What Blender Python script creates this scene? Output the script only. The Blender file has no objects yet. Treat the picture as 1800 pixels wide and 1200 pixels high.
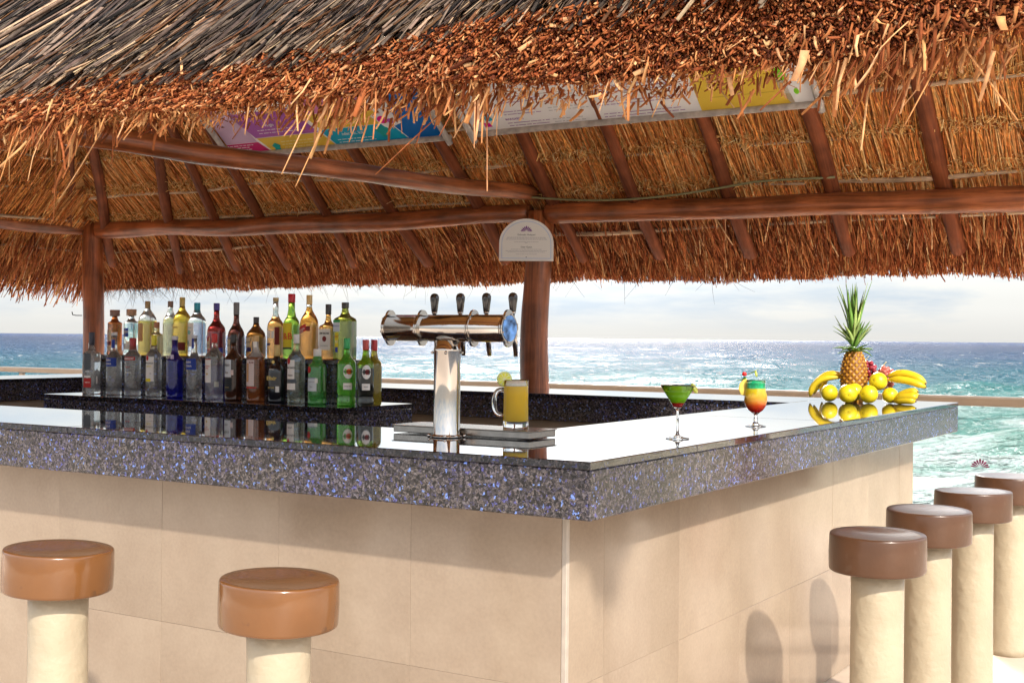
import bpy, bmesh, math, random
import numpy as np
from mathutils import Vector, Matrix
R = math.radians
random.seed(7); rng = np.random.default_rng(7)
SC = bpy.context.scene
COL = SC.collection

# ------------------------------------------------------------------ camera
cam = bpy.data.cameras.new('camera'); camo = bpy.data.objects.new('camera', cam); COL.objects.link(camo)
cam.sensor_width = 36; cam.lens = 45.0; cam.clip_start = 0.05; cam.clip_end = 60000
camo.matrix_world = Matrix.Translation((0, 0, 1.41)) @ Matrix.Rotation(R(90 - 0.166), 4, 'X') @ Matrix.Rotation(R(0.541), 4, 'Z')
SC.camera = camo

# ------------------------------------------------------------------ bar frame: s = away along the right arm, t = along the front to the left
A2 = Vector((0.529, 0.8486)).normalized(); B2 = Vector((-A2.y, A2.x)); C2 = Vector((0.2014, 3.214))
ANG = math.atan2(A2.y, A2.x)
def W(s, t, z=0.0):
    p = C2 + A2 * s + B2 * t
    return Vector((p.x, p.y, z))
FR = Matrix.Translation((C2.x, C2.y, 0)) @ Matrix.Rotation(ANG, 4, 'Z')
def WN(P):                                   # numpy (n,3) in (s,t,z) -> world
    P = np.asarray(P, float); o = np.empty_like(P)
    o[:, 0] = C2.x + A2.x * P[:, 0] + B2.x * P[:, 1]
    o[:, 1] = C2.y + A2.y * P[:, 0] + B2.y * P[:, 1]
    o[:, 2] = P[:, 2]
    return o

# ------------------------------------------------------------------ sky, sun, exposure
LDIR = (A2 * 0.40 + B2 * 0.52)
LD = Vector((LDIR.x, LDIR.y, -0.50)).normalized()
sun = bpy.data.lights.new('sun', 'SUN'); sun.energy = 2.0; sun.angle = R(1.4); sun.color = (1.0, 0.93, 0.82)
suno = bpy.data.objects.new('sun', sun); COL.objects.link(suno)
suno.rotation_euler = LD.to_track_quat('-Z', 'Y').to_euler()
SUN_EL = math.asin(-LD.z); SUN_AZ = math.atan2(-LD.x, -LD.y)
world = bpy.data.worlds.new('World'); SC.world = world; world.use_nodes = True
nt = world.node_tree; nt.nodes.clear()
def N(nt, typ, **kw):
    n = nt.nodes.new(typ)
    for k, v in kw.items():
        if k.startswith('i_'): n.inputs[k[2:].replace('_', ' ')].default_value = v
        else: setattr(n, k, v)
    return n
def L(nt, a, b): nt.links.new(a, b)
out = N(nt, 'ShaderNodeOutputWorld'); bg = N(nt, 'ShaderNodeBackground'); bg.inputs['Strength'].default_value = 0.12
sky = N(nt, 'ShaderNodeTexSky'); sky.sky_type = 'NISHITA'; sky.sun_disc = False
sky.sun_elevation = SUN_EL; sky.sun_rotation = SUN_AZ; sky.air_density = 1.0; sky.dust_density = 1.5; sky.altitude = 0
tc = N(nt, 'ShaderNodeTexCoord'); mp = N(nt, 'ShaderNodeMapping'); mp.inputs['Scale'].default_value = (2.2, 2.2, 13.0)
nz = N(nt, 'ShaderNodeTexNoise'); nz.inputs['Scale'].default_value = 1.7; nz.inputs['Detail'].default_value = 9; nz.inputs['Roughness'].default_value = 0.6
L(nt, tc.outputs['Generated'], mp.inputs['Vector']); L(nt, mp.outputs['Vector'], nz.inputs['Vector'])
rp = N(nt, 'ShaderNodeValToRGB'); rp.color_ramp.elements[0].position = 0.40; rp.color_ramp.elements[0].color = (1.95, 2.3, 2.75, 1)
rp.color_ramp.elements[1].position = 0.56; rp.color_ramp.elements[1].color = (3.1, 3.08, 3.0, 1)
L(nt, nz.outputs['Fac'], rp.inputs['Fac'])
sep = N(nt, 'ShaderNodeSeparateXYZ'); L(nt, tc.outputs['Generated'], sep.inputs['Vector'])
# pale haze towards the horizon under the cloud bank
mr = N(nt, 'ShaderNodeMapRange'); mr.inputs['From Min'].default_value = 0.004; mr.inputs['From Max'].default_value = 0.024
L(nt, sep.outputs['Z'], mr.inputs['Value'])
mxh = N(nt, 'ShaderNodeMix'); mxh.data_type = 'RGBA'; mxh.inputs['A'].default_value = (2.8, 2.77, 2.68, 1)
L(nt, mr.outputs['Result'], mxh.inputs['Factor']); L(nt, rp.outputs['Color'], mxh.inputs['B'])
# cloud cover: thick low down, broken higher up
mr2 = N(nt, 'ShaderNodeMapRange'); mr2.inputs['From Min'].default_value = 0.05; mr2.inputs['From Max'].default_value = 0.75
mr2.inputs['To Min'].default_value = 0.92; mr2.inputs['To Max'].default_value = 0.35
L(nt, sep.outputs['Z'], mr2.inputs['Value'])
mx = N(nt, 'ShaderNodeMix'); mx.data_type = 'RGBA'
# an overcast-like layer is brighter overhead than at the horizon
el = N(nt, 'ShaderNodeMapRange'); el.inputs['From Min'].default_value = 0.03; el.inputs['From Max'].default_value = 0.7; el.inputs['To Min'].default_value = 1.0; el.inputs['To Max'].default_value = 4.0
L(nt, sep.outputs['Z'], el.inputs['Value'])
ce = N(nt, 'ShaderNodeVectorMath', operation='SCALE'); L(nt, mxh.outputs['Result'], ce.inputs[0]); L(nt, el.outputs['Result'], ce.inputs['Scale'])
L(nt, mr2.outputs['Result'], mx.inputs['Factor']); L(nt, sky.outputs['Color'], mx.inputs['A']); L(nt, ce.outputs['Vector'], mx.inputs['B'])
# sun glow veiled by the cloud over the sea (the glitter on the water comes from it)
gd = Vector((0.03, 0.92, 0.38)).normalized()
dt = N(nt, 'ShaderNodeVectorMath', operation='DOT_PRODUCT'); dt.inputs[1].default_value = gd; L(nt, tc.outputs['Generated'], dt.inputs[0])
ma = N(nt, 'ShaderNodeMath', operation='MAXIMUM'); ma.inputs[1].default_value = 0.0; L(nt, dt.outputs['Value'], ma.inputs[0])
pw = N(nt, 'ShaderNodeMath', operation='POWER'); pw.inputs[1].default_value = 100.0; L(nt, ma.outputs[0], pw.inputs[0])
ml = N(nt, 'ShaderNodeMath', operation='MULTIPLY'); ml.inputs[1].default_value = 480.0; L(nt, pw.outputs[0], ml.inputs[0])
cg = N(nt, 'ShaderNodeVectorMath', operation='SCALE'); cg.inputs[0].default_value = (1.0, 0.96, 0.88); L(nt, ml.outputs[0], cg.inputs['Scale'])
ad = N(nt, 'ShaderNodeVectorMath', operation='ADD'); L(nt, mx.outputs['Result'], ad.inputs[0]); L(nt, cg.outputs['Vector'], ad.inputs[1])
L(nt, ad.outputs['Vector'], bg.inputs['Color']); L(nt, bg.outputs['Background'], out.inputs['Surface'])
SC.view_settings.view_transform = 'Standard'; SC.view_settings.look = 'None'
SC.view_settings.exposure = 1.32; SC.view_settings.gamma = 1.0; SC.view_settings.use_curve_mapping = False

# ------------------------------------------------------------------ materials
MAT = {}
def pm(name, col, rough=0.5, metal=0.0, trans=0.0, ior=1.45, coat=0.0, spec=0.5, bump=None, noise=None, sss=0.0, alpha=1.0):
    """principled material; noise=(scale, amount, detail) varies the colour, bump=(scale, strength)"""
    if name in MAT: return MAT[name]
    m = bpy.data.materials.new(name); m.use_nodes = True; t = m.node_tree; p = t.nodes['Principled BSDF']
    p.inputs['Base Color'].default_value = (*col, 1); p.inputs['Roughness'].default_value = rough; p.inputs['Metallic'].default_value = metal
    p.inputs['Transmission Weight'].default_value = trans; p.inputs['IOR'].default_value = ior; p.inputs['Coat Weight'].default_value = coat
    p.inputs['Coat Roughness'].default_value = 0.06; p.inputs['Specular IOR Level'].default_value = spec
    if sss: p.inputs['Subsurface Weight'].default_value = sss; p.inputs['Subsurface Radius'].default_value = (0.02, 0.012, 0.006); p.inputs['Subsurface Scale'].default_value = 0.5
    if alpha < 1: p.inputs['Alpha'].default_value = alpha
    co = N(t, 'ShaderNodeTexCoord')
    if noise:
        n = N(t, 'ShaderNodeTexNoise'); n.inputs['Scale'].default_value = noise[0]; n.inputs['Detail'].default_value = noise[2] if len(noise) > 2 else 5
        L(t, co.outputs['Object'], n.inputs['Vector'])
        r = N(t, 'ShaderNodeMapRange'); r.inputs['From Min'].default_value = 0.3; r.inputs['From Max'].default_value = 0.7
        r.inputs['To Min'].default_value = 1 - noise[1]; r.inputs['To Max'].default_value = 1 + noise[1]; L(t, n.outputs['Fac'], r.inputs['Value'])
        v = N(t, 'ShaderNodeVectorMath', operation='SCALE'); v.inputs[0].default_value = col; L(t, r.outputs['Result'], v.inputs['Scale'])
        L(t, v.outputs['Vector'], p.inputs['Base Color'])
    if bump:
        n = N(t, 'ShaderNodeTexNoise'); n.inputs['Scale'].default_value = bump[0]; n.inputs['Detail'].default_value = 6
        L(t, co.outputs['Object'], n.inputs['Vector'])
        b = N(t, 'ShaderNodeBump'); b.inputs['Strength'].default_value = bump[1]; b.inputs['Distance'].default_value = 0.01
        L(t, n.outputs['Fac'], b.inputs['Height']); L(t, b.outputs['Normal'], p.inputs['Normal'])
    MAT[name] = m; return m

def granite_mat(name='blue_granite', bright=1.15, polish=False):
    m = bpy.data.materials.new(name); m.use_nodes = True; t = m.node_tree; p = t.nodes['Principled BSDF']
    co = N(t, 'ShaderNodeTexCoord')
    n0 = N(t, 'ShaderNodeTexNoise'); n0.inputs['Scale'].default_value = 60; n0.inputs['Detail'].default_value = 3
    L(t, co.outputs['Object'], n0.inputs['Vector'])
    mxv = N(t, 'ShaderNodeMix'); mxv.data_type = 'RGBA'; mxv.blend_type = 'LINEAR_LIGHT'; mxv.inputs['Factor'].default_value = 0.012
    L(t, co.outputs['Object'], mxv.inputs['A']); L(t, n0.outputs['Color'], mxv.inputs['B'])
    v1 = N(t, 'ShaderNodeTexVoronoi'); v1.inputs['Scale'].default_value = 145; L(t, mxv.outputs['Result'], v1.inputs['Vector'])
    s1 = N(t, 'ShaderNodeSeparateColor'); L(t, v1.outputs['Color'], s1.inputs['Color'])
    r1 = N(t, 'ShaderNodeValToRGB'); r1.color_ramp.interpolation = 'CONSTANT'
    cols = [(0, (.008, .008, .009)), (.24, (.030, .026, .026)), (.44, (.070, .058, .054)), (.62, (.030, .027, .030)), (.74, (.088, .077, .078)), (.86, (.040, .036, .058)), (.93, (.060, .060, .17)), (.965, (.10, .16, .36))]
    e = r1.color_ramp.elements
    e[0].position = 0; e[0].color = (*cols[0][1], 1); e[1].position = cols[1][0]; e[1].color = (*cols[1][1], 1)
    for ps, c in cols[2:]:
        q = e.new(ps); q.color = (*c, 1)
    L(t, s1.outputs['Red'], r1.inputs['Fac'])
    # fine grain
    v2 = N(t, 'ShaderNodeTexVoronoi'); v2.inputs['Scale'].default_value = 380; L(t, co.outputs['Object'], v2.inputs['Vector'])
    s2 = N(t, 'ShaderNodeSeparateColor'); L(t, v2.outputs['Color'], s2.inputs['Color'])
    mr_ = N(t, 'ShaderNodeMapRange'); mr_.inputs['To Min'].default_value = 0.35 * bright; mr_.inputs['To Max'].default_value = 1.75 * bright; L(t, s2.outputs['Green'], mr_.inputs['Value'])
    # drifting patches with more of the blue mineral
    n3 = N(t, 'ShaderNodeTexNoise'); n3.inputs['Scale'].default_value = 3.0; L(t, co.outputs['Object'], n3.inputs['Vector'])
    sc = N(t, 'ShaderNodeVectorMath', operation='SCALE'); L(t, r1.outputs['Color'], sc.inputs[0]); L(t, mr_.outputs['Result'], sc.inputs['Scale'])
    tint = N(t, 'ShaderNodeMix'); tint.data_type = 'RGBA'; tint.blend_type = 'MULTIPLY'
    tint.inputs['B'].default_value = (.94, .95, 1.22, 1); m4 = N(t, 'ShaderNodeMapRange'); m4.inputs['From Min'].default_value = .4; m4.inputs['From Max'].default_value = .62
    L(t, n3.outputs['Fac'], m4.inputs['Value']); L(t, m4.outputs['Result'], tint.inputs['Factor']); L(t, sc.outputs['Vector'], tint.inputs['A'])
    L(t, tint.outputs['Result'], p.inputs['Base Color'])
    p.inputs['Roughness'].default_value = .03 if polish else .14; p.inputs['Specular IOR Level'].default_value = .6 if polish else .38
    if polish: p.inputs['Coat Weight'].default_value = .5; p.inputs['Coat IOR'].default_value = 1.4; p.inputs['Coat Roughness'].default_value = .02
    MAT[name] = m; return m
GRAN = granite_mat(); GRAN_TOP = granite_mat('dark_granite', .5, True)

def stone_tile_mat():
    m = bpy.data.materials.new('cream_stone_tile'); m.use_nodes = True; t = m.node_tree; p = t.nodes['Principled BSDF']
    co = N(t, 'ShaderNodeTexCoord'); oi = N(t, 'ShaderNodeObjectInfo')
    ad_ = N(t, 'ShaderNodeVectorMath', operation='ADD'); L(t, co.outputs['Object'], ad_.inputs[0])
    rr = N(t, 'ShaderNodeVectorMath', operation='SCALE'); rr.inputs[0].default_value = (7, 5, 9); L(t, oi.outputs['Random'], rr.inputs['Scale']); L(t, rr.outputs['Vector'], ad_.inputs[1])
    n1 = N(t, 'ShaderNodeTexNoise'); n1.inputs['Scale'].default_value = 3; n1.inputs['Detail'].default_value = 8; n1.inputs['Roughness'].default_value = .65
    n2 = N(t, 'ShaderNodeTexNoise'); n2.inputs['Scale'].default_value = 90; n2.inputs['Detail'].default_value = 4
    L(t, ad_.outputs['Vector'], n1.inputs['Vector']); L(t, ad_.outputs['Vector'], n2.inputs['Vector'])
    r = N(t, 'ShaderNodeValToRGB'); r.color_ramp.elements[0].position = .3; r.color_ramp.elements[0].color = (.285, .213, .152, 1)
    r.color_ramp.elements[1].position = .7; r.color_ramp.elements[1].color = (.36, .282, .208, 1)
    L(t, n1.outputs['Fac'], r.inputs['Fac'])
    mr_ = N(t, 'ShaderNodeMapRange'); mr_.inputs['To Min'].default_value = .88; mr_.inputs['To Max'].default_value = 1.12; L(t, n2.outputs['Fac'], mr_.inputs['Value'])
    mu = N(t, 'ShaderNodeMath', operation='MULTIPLY'); L(t, mr_.outputs['Result'], mu.inputs[0])
    ro = N(t, 'ShaderNodeMapRange'); ro.inputs['To Min'].default_value = .95; ro.inputs['To Max'].default_value = 1.05; L(t, oi.outputs['Random'], ro.inputs['Value']); L(t, ro.outputs['Result'], mu.inputs[1])
    sc = N(t, 'ShaderNodeVectorMath', operation='SCALE'); L(t, r.outputs['Color'], sc.inputs[0]); L(t, mu.outputs[0], sc.inputs['Scale'])
    L(t, sc.outputs['Vector'], p.inputs['Base Color']); p.inputs['Roughness'].default_value = .14; p.inputs['Specular IOR Level'].default_value = .4
    MAT['tile'] = m; return m
TILE = stone_tile_mat()

def tint_mat(name, rough=.75, base=None, transl=0.0, spec=.3):
    """straw: colour comes from each strand's own tint, with grain along it"""
    m = bpy.data.materials.new(name); m.use_nodes = True; t = m.node_tree; p = t.nodes['Principled BSDF']
    at = N(t, 'ShaderNodeAttribute'); at.attribute_name = 'tint'
    co = N(t, 'ShaderNodeTexCoord'); n = N(t, 'ShaderNodeTexNoise'); n.inputs['Scale'].default_value = 45; n.inputs['Detail'].default_value = 4
    L(t, co.outputs['Object'], n.inputs['Vector'])
    r = N(t, 'ShaderNodeMapRange'); r.inputs['From Min'].default_value = .3; r.inputs['From Max'].default_value = .7; r.inputs['To Min'].default_value = .7; r.inputs['To Max'].default_value = 1.3
    L(t, n.outputs['Fac'], r.inputs['Value'])
    sc = N(t, 'ShaderNodeVectorMath', operation='SCALE'); L(t, at.outputs['Color'], sc.inputs[0]); L(t, r.outputs['Result'], sc.inputs['Scale'])
    L(t, sc.outputs['Vector'], p.inputs['Base Color']); p.inputs['Roughness'].default_value = rough; p.inputs['Specular IOR Level'].default_value = spec
    MAT[name] = m; return m
STRAW = tint_mat('dry_straw', .85, spec=.12)

def wood_mat(name, c1, c2, rough=.32, spec=.5, sc_=1.0):
    m = bpy.data.materials.new(name); m.use_nodes = True; t = m.node_tree; p = t.nodes['Principled BSDF']
    co = N(t, 'ShaderNodeTexCoord'); mp_ = N(t, 'ShaderNodeMapping'); mp_.inputs['Scale'].default_value = (1.3 * sc_, 22 * sc_, 22 * sc_)
    L(t, co.outputs['Object'], mp_.inputs['Vector'])
    n = N(t, 'ShaderNodeTexNoise'); n.inputs['Scale'].default_value = 1.6; n.inputs['Detail'].default_value = 9; n.inputs['Roughness'].default_value = .65; n.inputs['Distortion'].default_value = .6
    L(t, mp_.outputs['Vector'], n.inputs['Vector'])
    r = N(t, 'ShaderNodeValToRGB'); r.color_ramp.elements[0].position = .33; r.color_ramp.elements[0].color = (*c1, 1)
    r.color_ramp.elements[1].position = .68; r.color_ramp.elements[1].color = (*c2, 1); L(t, n.outputs['Fac'], r.inputs['Fac'])
    n2 = N(t, 'ShaderNodeTexNoise'); n2.inputs['Scale'].default_value = 5; n2.inputs['Detail'].default_value = 5; L(t, co.outputs['Object'], n2.inputs['Vector'])
    mr_ = N(t, 'ShaderNodeMapRange'); mr_.inputs['From Min'].default_value = .3; mr_.inputs['From Max'].default_value = .7; mr_.inputs['To Min'].default_value = .55; mr_.inputs['To Max'].default_value = 1.35; L(t, n2.outputs['Fac'], mr_.inputs['Value'])
    s = N(t, 'ShaderNodeVectorMath', operation='SCALE'); L(t, r.outputs['Color'], s.inputs[0]); L(t, mr_.outputs['Result'], s.inputs['Scale'])
    L(t, s.outputs['Vector'], p.inputs['Base Color']); p.inputs['Roughness'].default_value = rough; p.inputs['Specular IOR Level'].default_value = spec
    b = N(t, 'ShaderNodeBump'); b.inputs['Strength'].default_value = .5; b.inputs['Distance'].default_value = .008; L(t, n.outputs['Fac'], b.inputs['Height']); L(t, b.outputs['Normal'], p.inputs['Normal'])
    MAT[name] = m; return m
WOOD = wood_mat('varnished_log', (.12, .032, .011), (.44, .135, .045))
WOODR = wood_mat('rafter_log', (.085, .022, .009), (.26, .072, .025), rough=.6, spec=.2)
BARK = wood_mat('pale_purlin', (.34, .22, .13), (.70, .52, .36), rough=.7, spec=.2, sc_=2)
GREYW = pm('weathered_grey_frame', (.42, .38, .35), .6, noise=(25, .25), bump=(60, .3))

STEEL = pm('polished_steel', (.50, .46, .42), .08, 1.0)
BRUSH = pm('brushed_steel', (.36, .32, .28), .24, 1.0, noise=(40, .1))
BLACKP = pm('black_plastic', (.02, .017, .016), .18, coat=.4)
CONC = pm('cream_painted_concrete', (.42, .35, .245), .42, bump=(24, .6), noise=(5, .08))
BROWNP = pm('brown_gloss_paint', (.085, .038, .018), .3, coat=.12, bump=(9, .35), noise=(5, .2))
BROWNP_LIT = pm('brown_gloss_paint_warm_lit', (.155, .062, .018), .2, coat=.4, bump=(9, .35), noise=(4, .2))  # same brown seat paint, with the left stools' warm light put into the colour
WHITE = pm('white_paint', (.8, .8, .78), .45)
GROUT = pm('grout', (.30, .22, .15), .8)
PLAST = pm('wall_core', (.40, .32, .24), .7, noise=(6, .08))

# ------------------------------------------------------------------ object helpers
def meta(o, label=None, cat=None, group=None, kind=None):
    if label: o['label'] = label
    if cat: o['category'] = cat
    if group: o['group'] = group
    if kind: o['kind'] = kind
    return o
def thing(name, loc, label, cat, group=None, rz=0.0):
    o = bpy.data.objects.new(name, None); COL.objects.link(o); o.empty_display_size = .1
    o.location = loc; o.rotation_euler = (0, 0, rz)
    return meta(o, label, cat, group)
def link(name, me, mat=None, parent=None, loc=None, rot=None, world=False):
    o = bpy.data.objects.new(name, me); COL.objects.link(o)
    if mat is not None and not me.materials: me.materials.append(mat)
    if loc is not None: o.location = loc
    if rot is not None: o.rotation_euler = rot
    if parent is not None:
        o.parent = parent
        if world:                                        # mesh / loc given in world coordinates
            m = parent.matrix_basis.copy(); q = parent.parent
            while q is not None: m = q.matrix_basis @ m; q = q.parent
            o.matrix_parent_inverse = m.inverted()
    return o
def copy_tree(o, parent=None, loc=None, rz=None, label=None):
    c = o.copy(); COL.objects.link(c); c.parent = parent
    if loc is not None: c.location = loc
    if rz is not None: c.rotation_euler = (0, 0, rz)
    if label: c['label'] = label
    for ch in list(o.children): copy_tree(ch, c)
    return c
class MB:
    def __init__(s): s.v = []; s.f = []; s.sm = []
    def add(s, vs, fs, sm=False):
        b = len(s.v); s.v += [tuple(v) for v in vs]; s.f += [tuple(i + b for i in f) for f in fs]; s.sm += [sm] * len(fs); return s
    def box(s, x0, x1, y0, y1, z0, z1):
        return s.add([(x0, y0, z0), (x1, y0, z0), (x1, y1, z0), (x0, y1, z0), (x0, y0, z1), (x1, y0, z1), (x1, y1, z1), (x0, y1, z1)],
                     [(3, 2, 1, 0), (4, 5, 6, 7), (0, 1, 5, 4), (1, 2, 6, 5), (2, 3, 7, 6), (3, 0, 4, 7)])
    def lathe(s, prof, n=24, fn=None, c=(0, 0), cap=True):
        vs = []; fs = []
        for (r, z) in prof:
            for i in range(n):
                a = 2 * math.pi * i / n; k = fn(a, z) if fn else 1
                vs.append((c[0] + r * k * math.cos(a), c[1] + r * k * math.sin(a), z))
        m = len(prof)
        for j in range(m - 1):
            for i in range(n): fs.append((j * n + i, j * n + (i + 1) % n, (j + 1) * n + (i + 1) % n, (j + 1) * n + i))
        if cap:
            fs.append(tuple(range(n))[::-1]); fs.append(tuple((m - 1) * n + i for i in range(n)))
        return s.add(vs, fs, True)
    def tube(s, pts, rad, n=10, cap=True):
        pts = [Vector(p) for p in pts]; m = len(pts); rad = rad if hasattr(rad, '__len__') else [rad] * m
        vs = []; fs = []; up = None
        for j in range(m):
            d = (pts[min(j + 1, m - 1)] - pts[max(j - 1, 0)]).normalized()
            if up is None: up = Vector((0, 0, 1)) if abs(d.z) < .9 else Vector((1, 0, 0))
            x = d.cross(up).normalized(); y = x.cross(d).normalized(); up = y
            for i in range(n):
                a = 2 * math.pi * i / n; vs.append(pts[j] + x * (rad[j] * math.cos(a)) + y * (rad[j] * math.sin(a)))
        for j in range(m - 1):
            for i in range(n): fs.append((j * n + i, (j + 1) * n + i, (j + 1) * n + (i + 1) % n, j * n + (i + 1) % n))
        if cap: fs.append(tuple(range(n))); fs.append(tuple((m - 1) * n + i for i in range(n))[::-1])
        return s.add(vs, fs, True)
    def ball(s, c, r, n=14, m=8, sc=(1, 1, 1)):
        vs = []; fs = []
        vs.append((c[0], c[1], c[2] - r * sc[2]))
        for j in range(1, m):
            p = math.pi * j / m - math.pi / 2
            for i in range(n):
                a = 2 * math.pi * i / n; vs.append((c[0] + r * sc[0] * math.cos(p) * math.cos(a), c[1] + r * sc[1] * math.cos(p) * math.sin(a), c[2] + r * sc[2] * math.sin(p)))
        vs.append((c[0], c[1], c[2] + r * sc[2]))
        for i in range(n): fs.append((0, 1 + (i + 1) % n, 1 + i))
        for j in range(m - 2):
            for i in range(n): fs.append((1 + j * n + i, 1 + j * n + (i + 1) % n, 1 + (j + 1) * n + (i + 1) % n, 1 + (j + 1) * n + i))
        t = len(vs) - 1; b = 1 + (m - 2) * n
        for i in range(n): fs.append((t, b + i, b + (i + 1) % n))
        return s.add(vs, fs, True)
    def mesh(s, name, bevel=0.0, seg=1):
        me = bpy.data.meshes.new(name); me.from_pydata(s.v, [], s.f); me.update()
        me.polygons.foreach_set('use_smooth', s.sm)
        bm = bmesh.new(); bm.from_mesh(me); bmesh.ops.recalc_face_normals(bm, faces=bm.faces)
        if bevel: bmesh.ops.bevel(bm, geom=[e for e in bm.edges if len(e.link_faces) == 2 and e.calc_face_angle(0) > .6], offset=bevel, segments=seg, affect='EDGES', clamp_overlap=True)
        bm.to_mesh(me); bm.free()
        return me
    def obj(s, name, mat, parent=None, loc=None, rot=None, world=False, bevel=0.0, seg=1):
        return link(name, s.mesh(name, bevel, seg), mat, parent, loc, rot, world)

def log_obj(name, P0, P1, r0, r1, mat, parent, n=14, rough=.06, bend=.0, seed=0, rings=None):
    """a tree trunk used as timber: bumpy, slightly bent, its local x runs along it"""
    P0, P1 = Vector(P0), Vector(P1); d = P1 - P0; Ln = d.length; rr = random.Random(seed)
    m = rings or max(8, int(Ln / .12)); mb = MB(); vs = []; fs = []
    ph = [rr.uniform(0, 6.28) for _ in range(8)]; bd = rr.uniform(0, 6.28)
    for j in range(m + 1):
        u = j / m; r = r0 + (r1 - r0) * u
        off = bend * math.sin(math.pi * u) + .010 * math.sin(9 * u * Ln / 2 + ph[0]) * (Ln > .5)
        for i in range(n):
            a = 2 * math.pi * i / n
            k = 1 + rough * (math.sin(2 * a + 2.1 * u * Ln + ph[1]) * .6 + math.sin(3 * a - 3.7 * u * Ln + ph[2]) * .45 + math.sin(5 * a + 9 * u * Ln + ph[3]) * .25 + math.sin(1.0 * a + 6.3 * u * Ln + ph[4]) * .5) + rr.uniform(-.012, .012)
            vs.append((u * Ln, off * math.cos(bd) + r * k * math.cos(a), off * math.sin(bd) + r * k * math.sin(a)))
    for j in range(m):
        for i in range(n): fs.append((j * n + i, (j + 1) * n + i, (j + 1) * n + (i + 1) % n, j * n + (i + 1) % n))
    fs.append(tuple(range(n))); fs.append(tuple(m * n + i for i in range(n))[::-1])
    mb.add(vs, fs, True)
    o = mb.obj(name, mat, parent, world=True)
    q = d.to_track_quat('X', 'Z'); o.rotation_mode = 'QUATERNION'; o.rotation_quaternion = q; o.location = P0
    return o

def strands(name, P, D, w, th, tint, mat, parent=None, k=4, segs=2, sag=None, up=None, taper=.8, cap=True, tilt=None):
    """n strands starting at P running along D (world); k-sided cross-section w wide and th thick"""
    P = np.asarray(P, float); D = np.asarray(D, float); n = len(P)
    Ld = np.linalg.norm(D, axis=1, keepdims=True); d = D / Ld
    ref = np.tile(np.array([[0, 0, 1.0]]), (n, 1)) if up is None else up
    x = np.cross(d, ref); x /= np.linalg.norm(x, axis=1, keepdims=True) + 1e-9
    y = np.cross(x, d)
    ang = rng.uniform(0, 2 * np.pi, n) if tilt is None else rng.normal(0, tilt, n)
    ca, sa = np.cos(ang)[:, None], np.sin(ang)[:, None]
    x2 = x * ca + y * sa; y2 = -x * sa + y * ca
    if k == 4: cs = np.array([(-.5, -.5), (.5, -.5), (.5, .5), (-.5, .5)])
    elif k == 3: cs = np.array([(-.5, -.3), (.5, -.3), (0, .5)])
    else: cs = np.array([(-.5, 0), (.5, 0)])
    rings = segs + 1
    V = np.empty((n, rings, k, 3))
    sg = np.zeros((n, 3)) if sag is None else sag
    w = np.asarray(w).reshape(-1, 1); th = np.asarray(th).reshape(-1, 1)
    for j in range(rings):
        u = j / segs; c = P + D * u + sg * (u * u); tp = 1 - (1 - taper) * u
        for i in range(k):
            V[:, j, i] = c + x2 * (w * cs[i, 0] * tp) + y2 * (th * cs[i, 1] * tp)
    V = V.reshape(-1, 3)
    quads = []
    base = (np.arange(n) * rings * k)[:, None]
    for j in range(segs):
        for i in (range(k) if k > 2 else range(1)):
            i2 = (i + 1) % k
            quads.append(np.hstack([base + j * k + i, base + j * k + i2, base + (j + 1) * k + i2, base + (j + 1) * k + i]))
    if cap and k == 4: quads.append(np.hstack([base + segs * k + i for i in range(4)]))
    Q = np.vstack(quads)
    nt_ = 0; tris = None
    if cap and k == 3: tris = np.hstack([base + segs * k + i for i in range(3)]); nt_ = n
    nq = len(Q); loops = Q.reshape(-1)
    if tris is not None: loops = np.concatenate([loops, tris.reshape(-1)])
    me = bpy.data.meshes.new(name)
    me.vertices.add(len(V)); me.vertices.foreach_set('co', V.reshape(-1).astype(np.float32))
    me.loops.add(len(loops)); me.loops.foreach_set('vertex_index', loops.astype(np.int32))
    me.polygons.add(nq + nt_)
    st = np.concatenate([np.arange(nq) * 4, nq * 4 + np.arange(nt_) * 3]); 
    me.polygons.foreach_set('loop_start', st.astype(np.int32))
    me.update(calc_edges=True)
    at = me.color_attributes.new('tint', 'FLOAT_COLOR', 'POINT')
    tc_ = np.ones((n, rings * k, 4)); tc_[:, :, :3] = np.asarray(tint)[:, None, :]
    at.data.foreach_set('color', tc_.reshape(-1).astype(np.float32))
    o = link(name, me, mat, parent, world=parent is not None)
    o['kind'] = 'stuff'
    return o
def palette(cols, wts, n, jit=.18):
    cols = np.array(cols); idx = rng.choice(len(cols), n, p=np.array(wts) / sum(wts))
    c = cols[idx] * rng.uniform(1 - jit, 1 + jit, (n, 1)) * rng.uniform(.95, 1.05, (n, 3))
    return np.clip(c, 0.003, .95)

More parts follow.
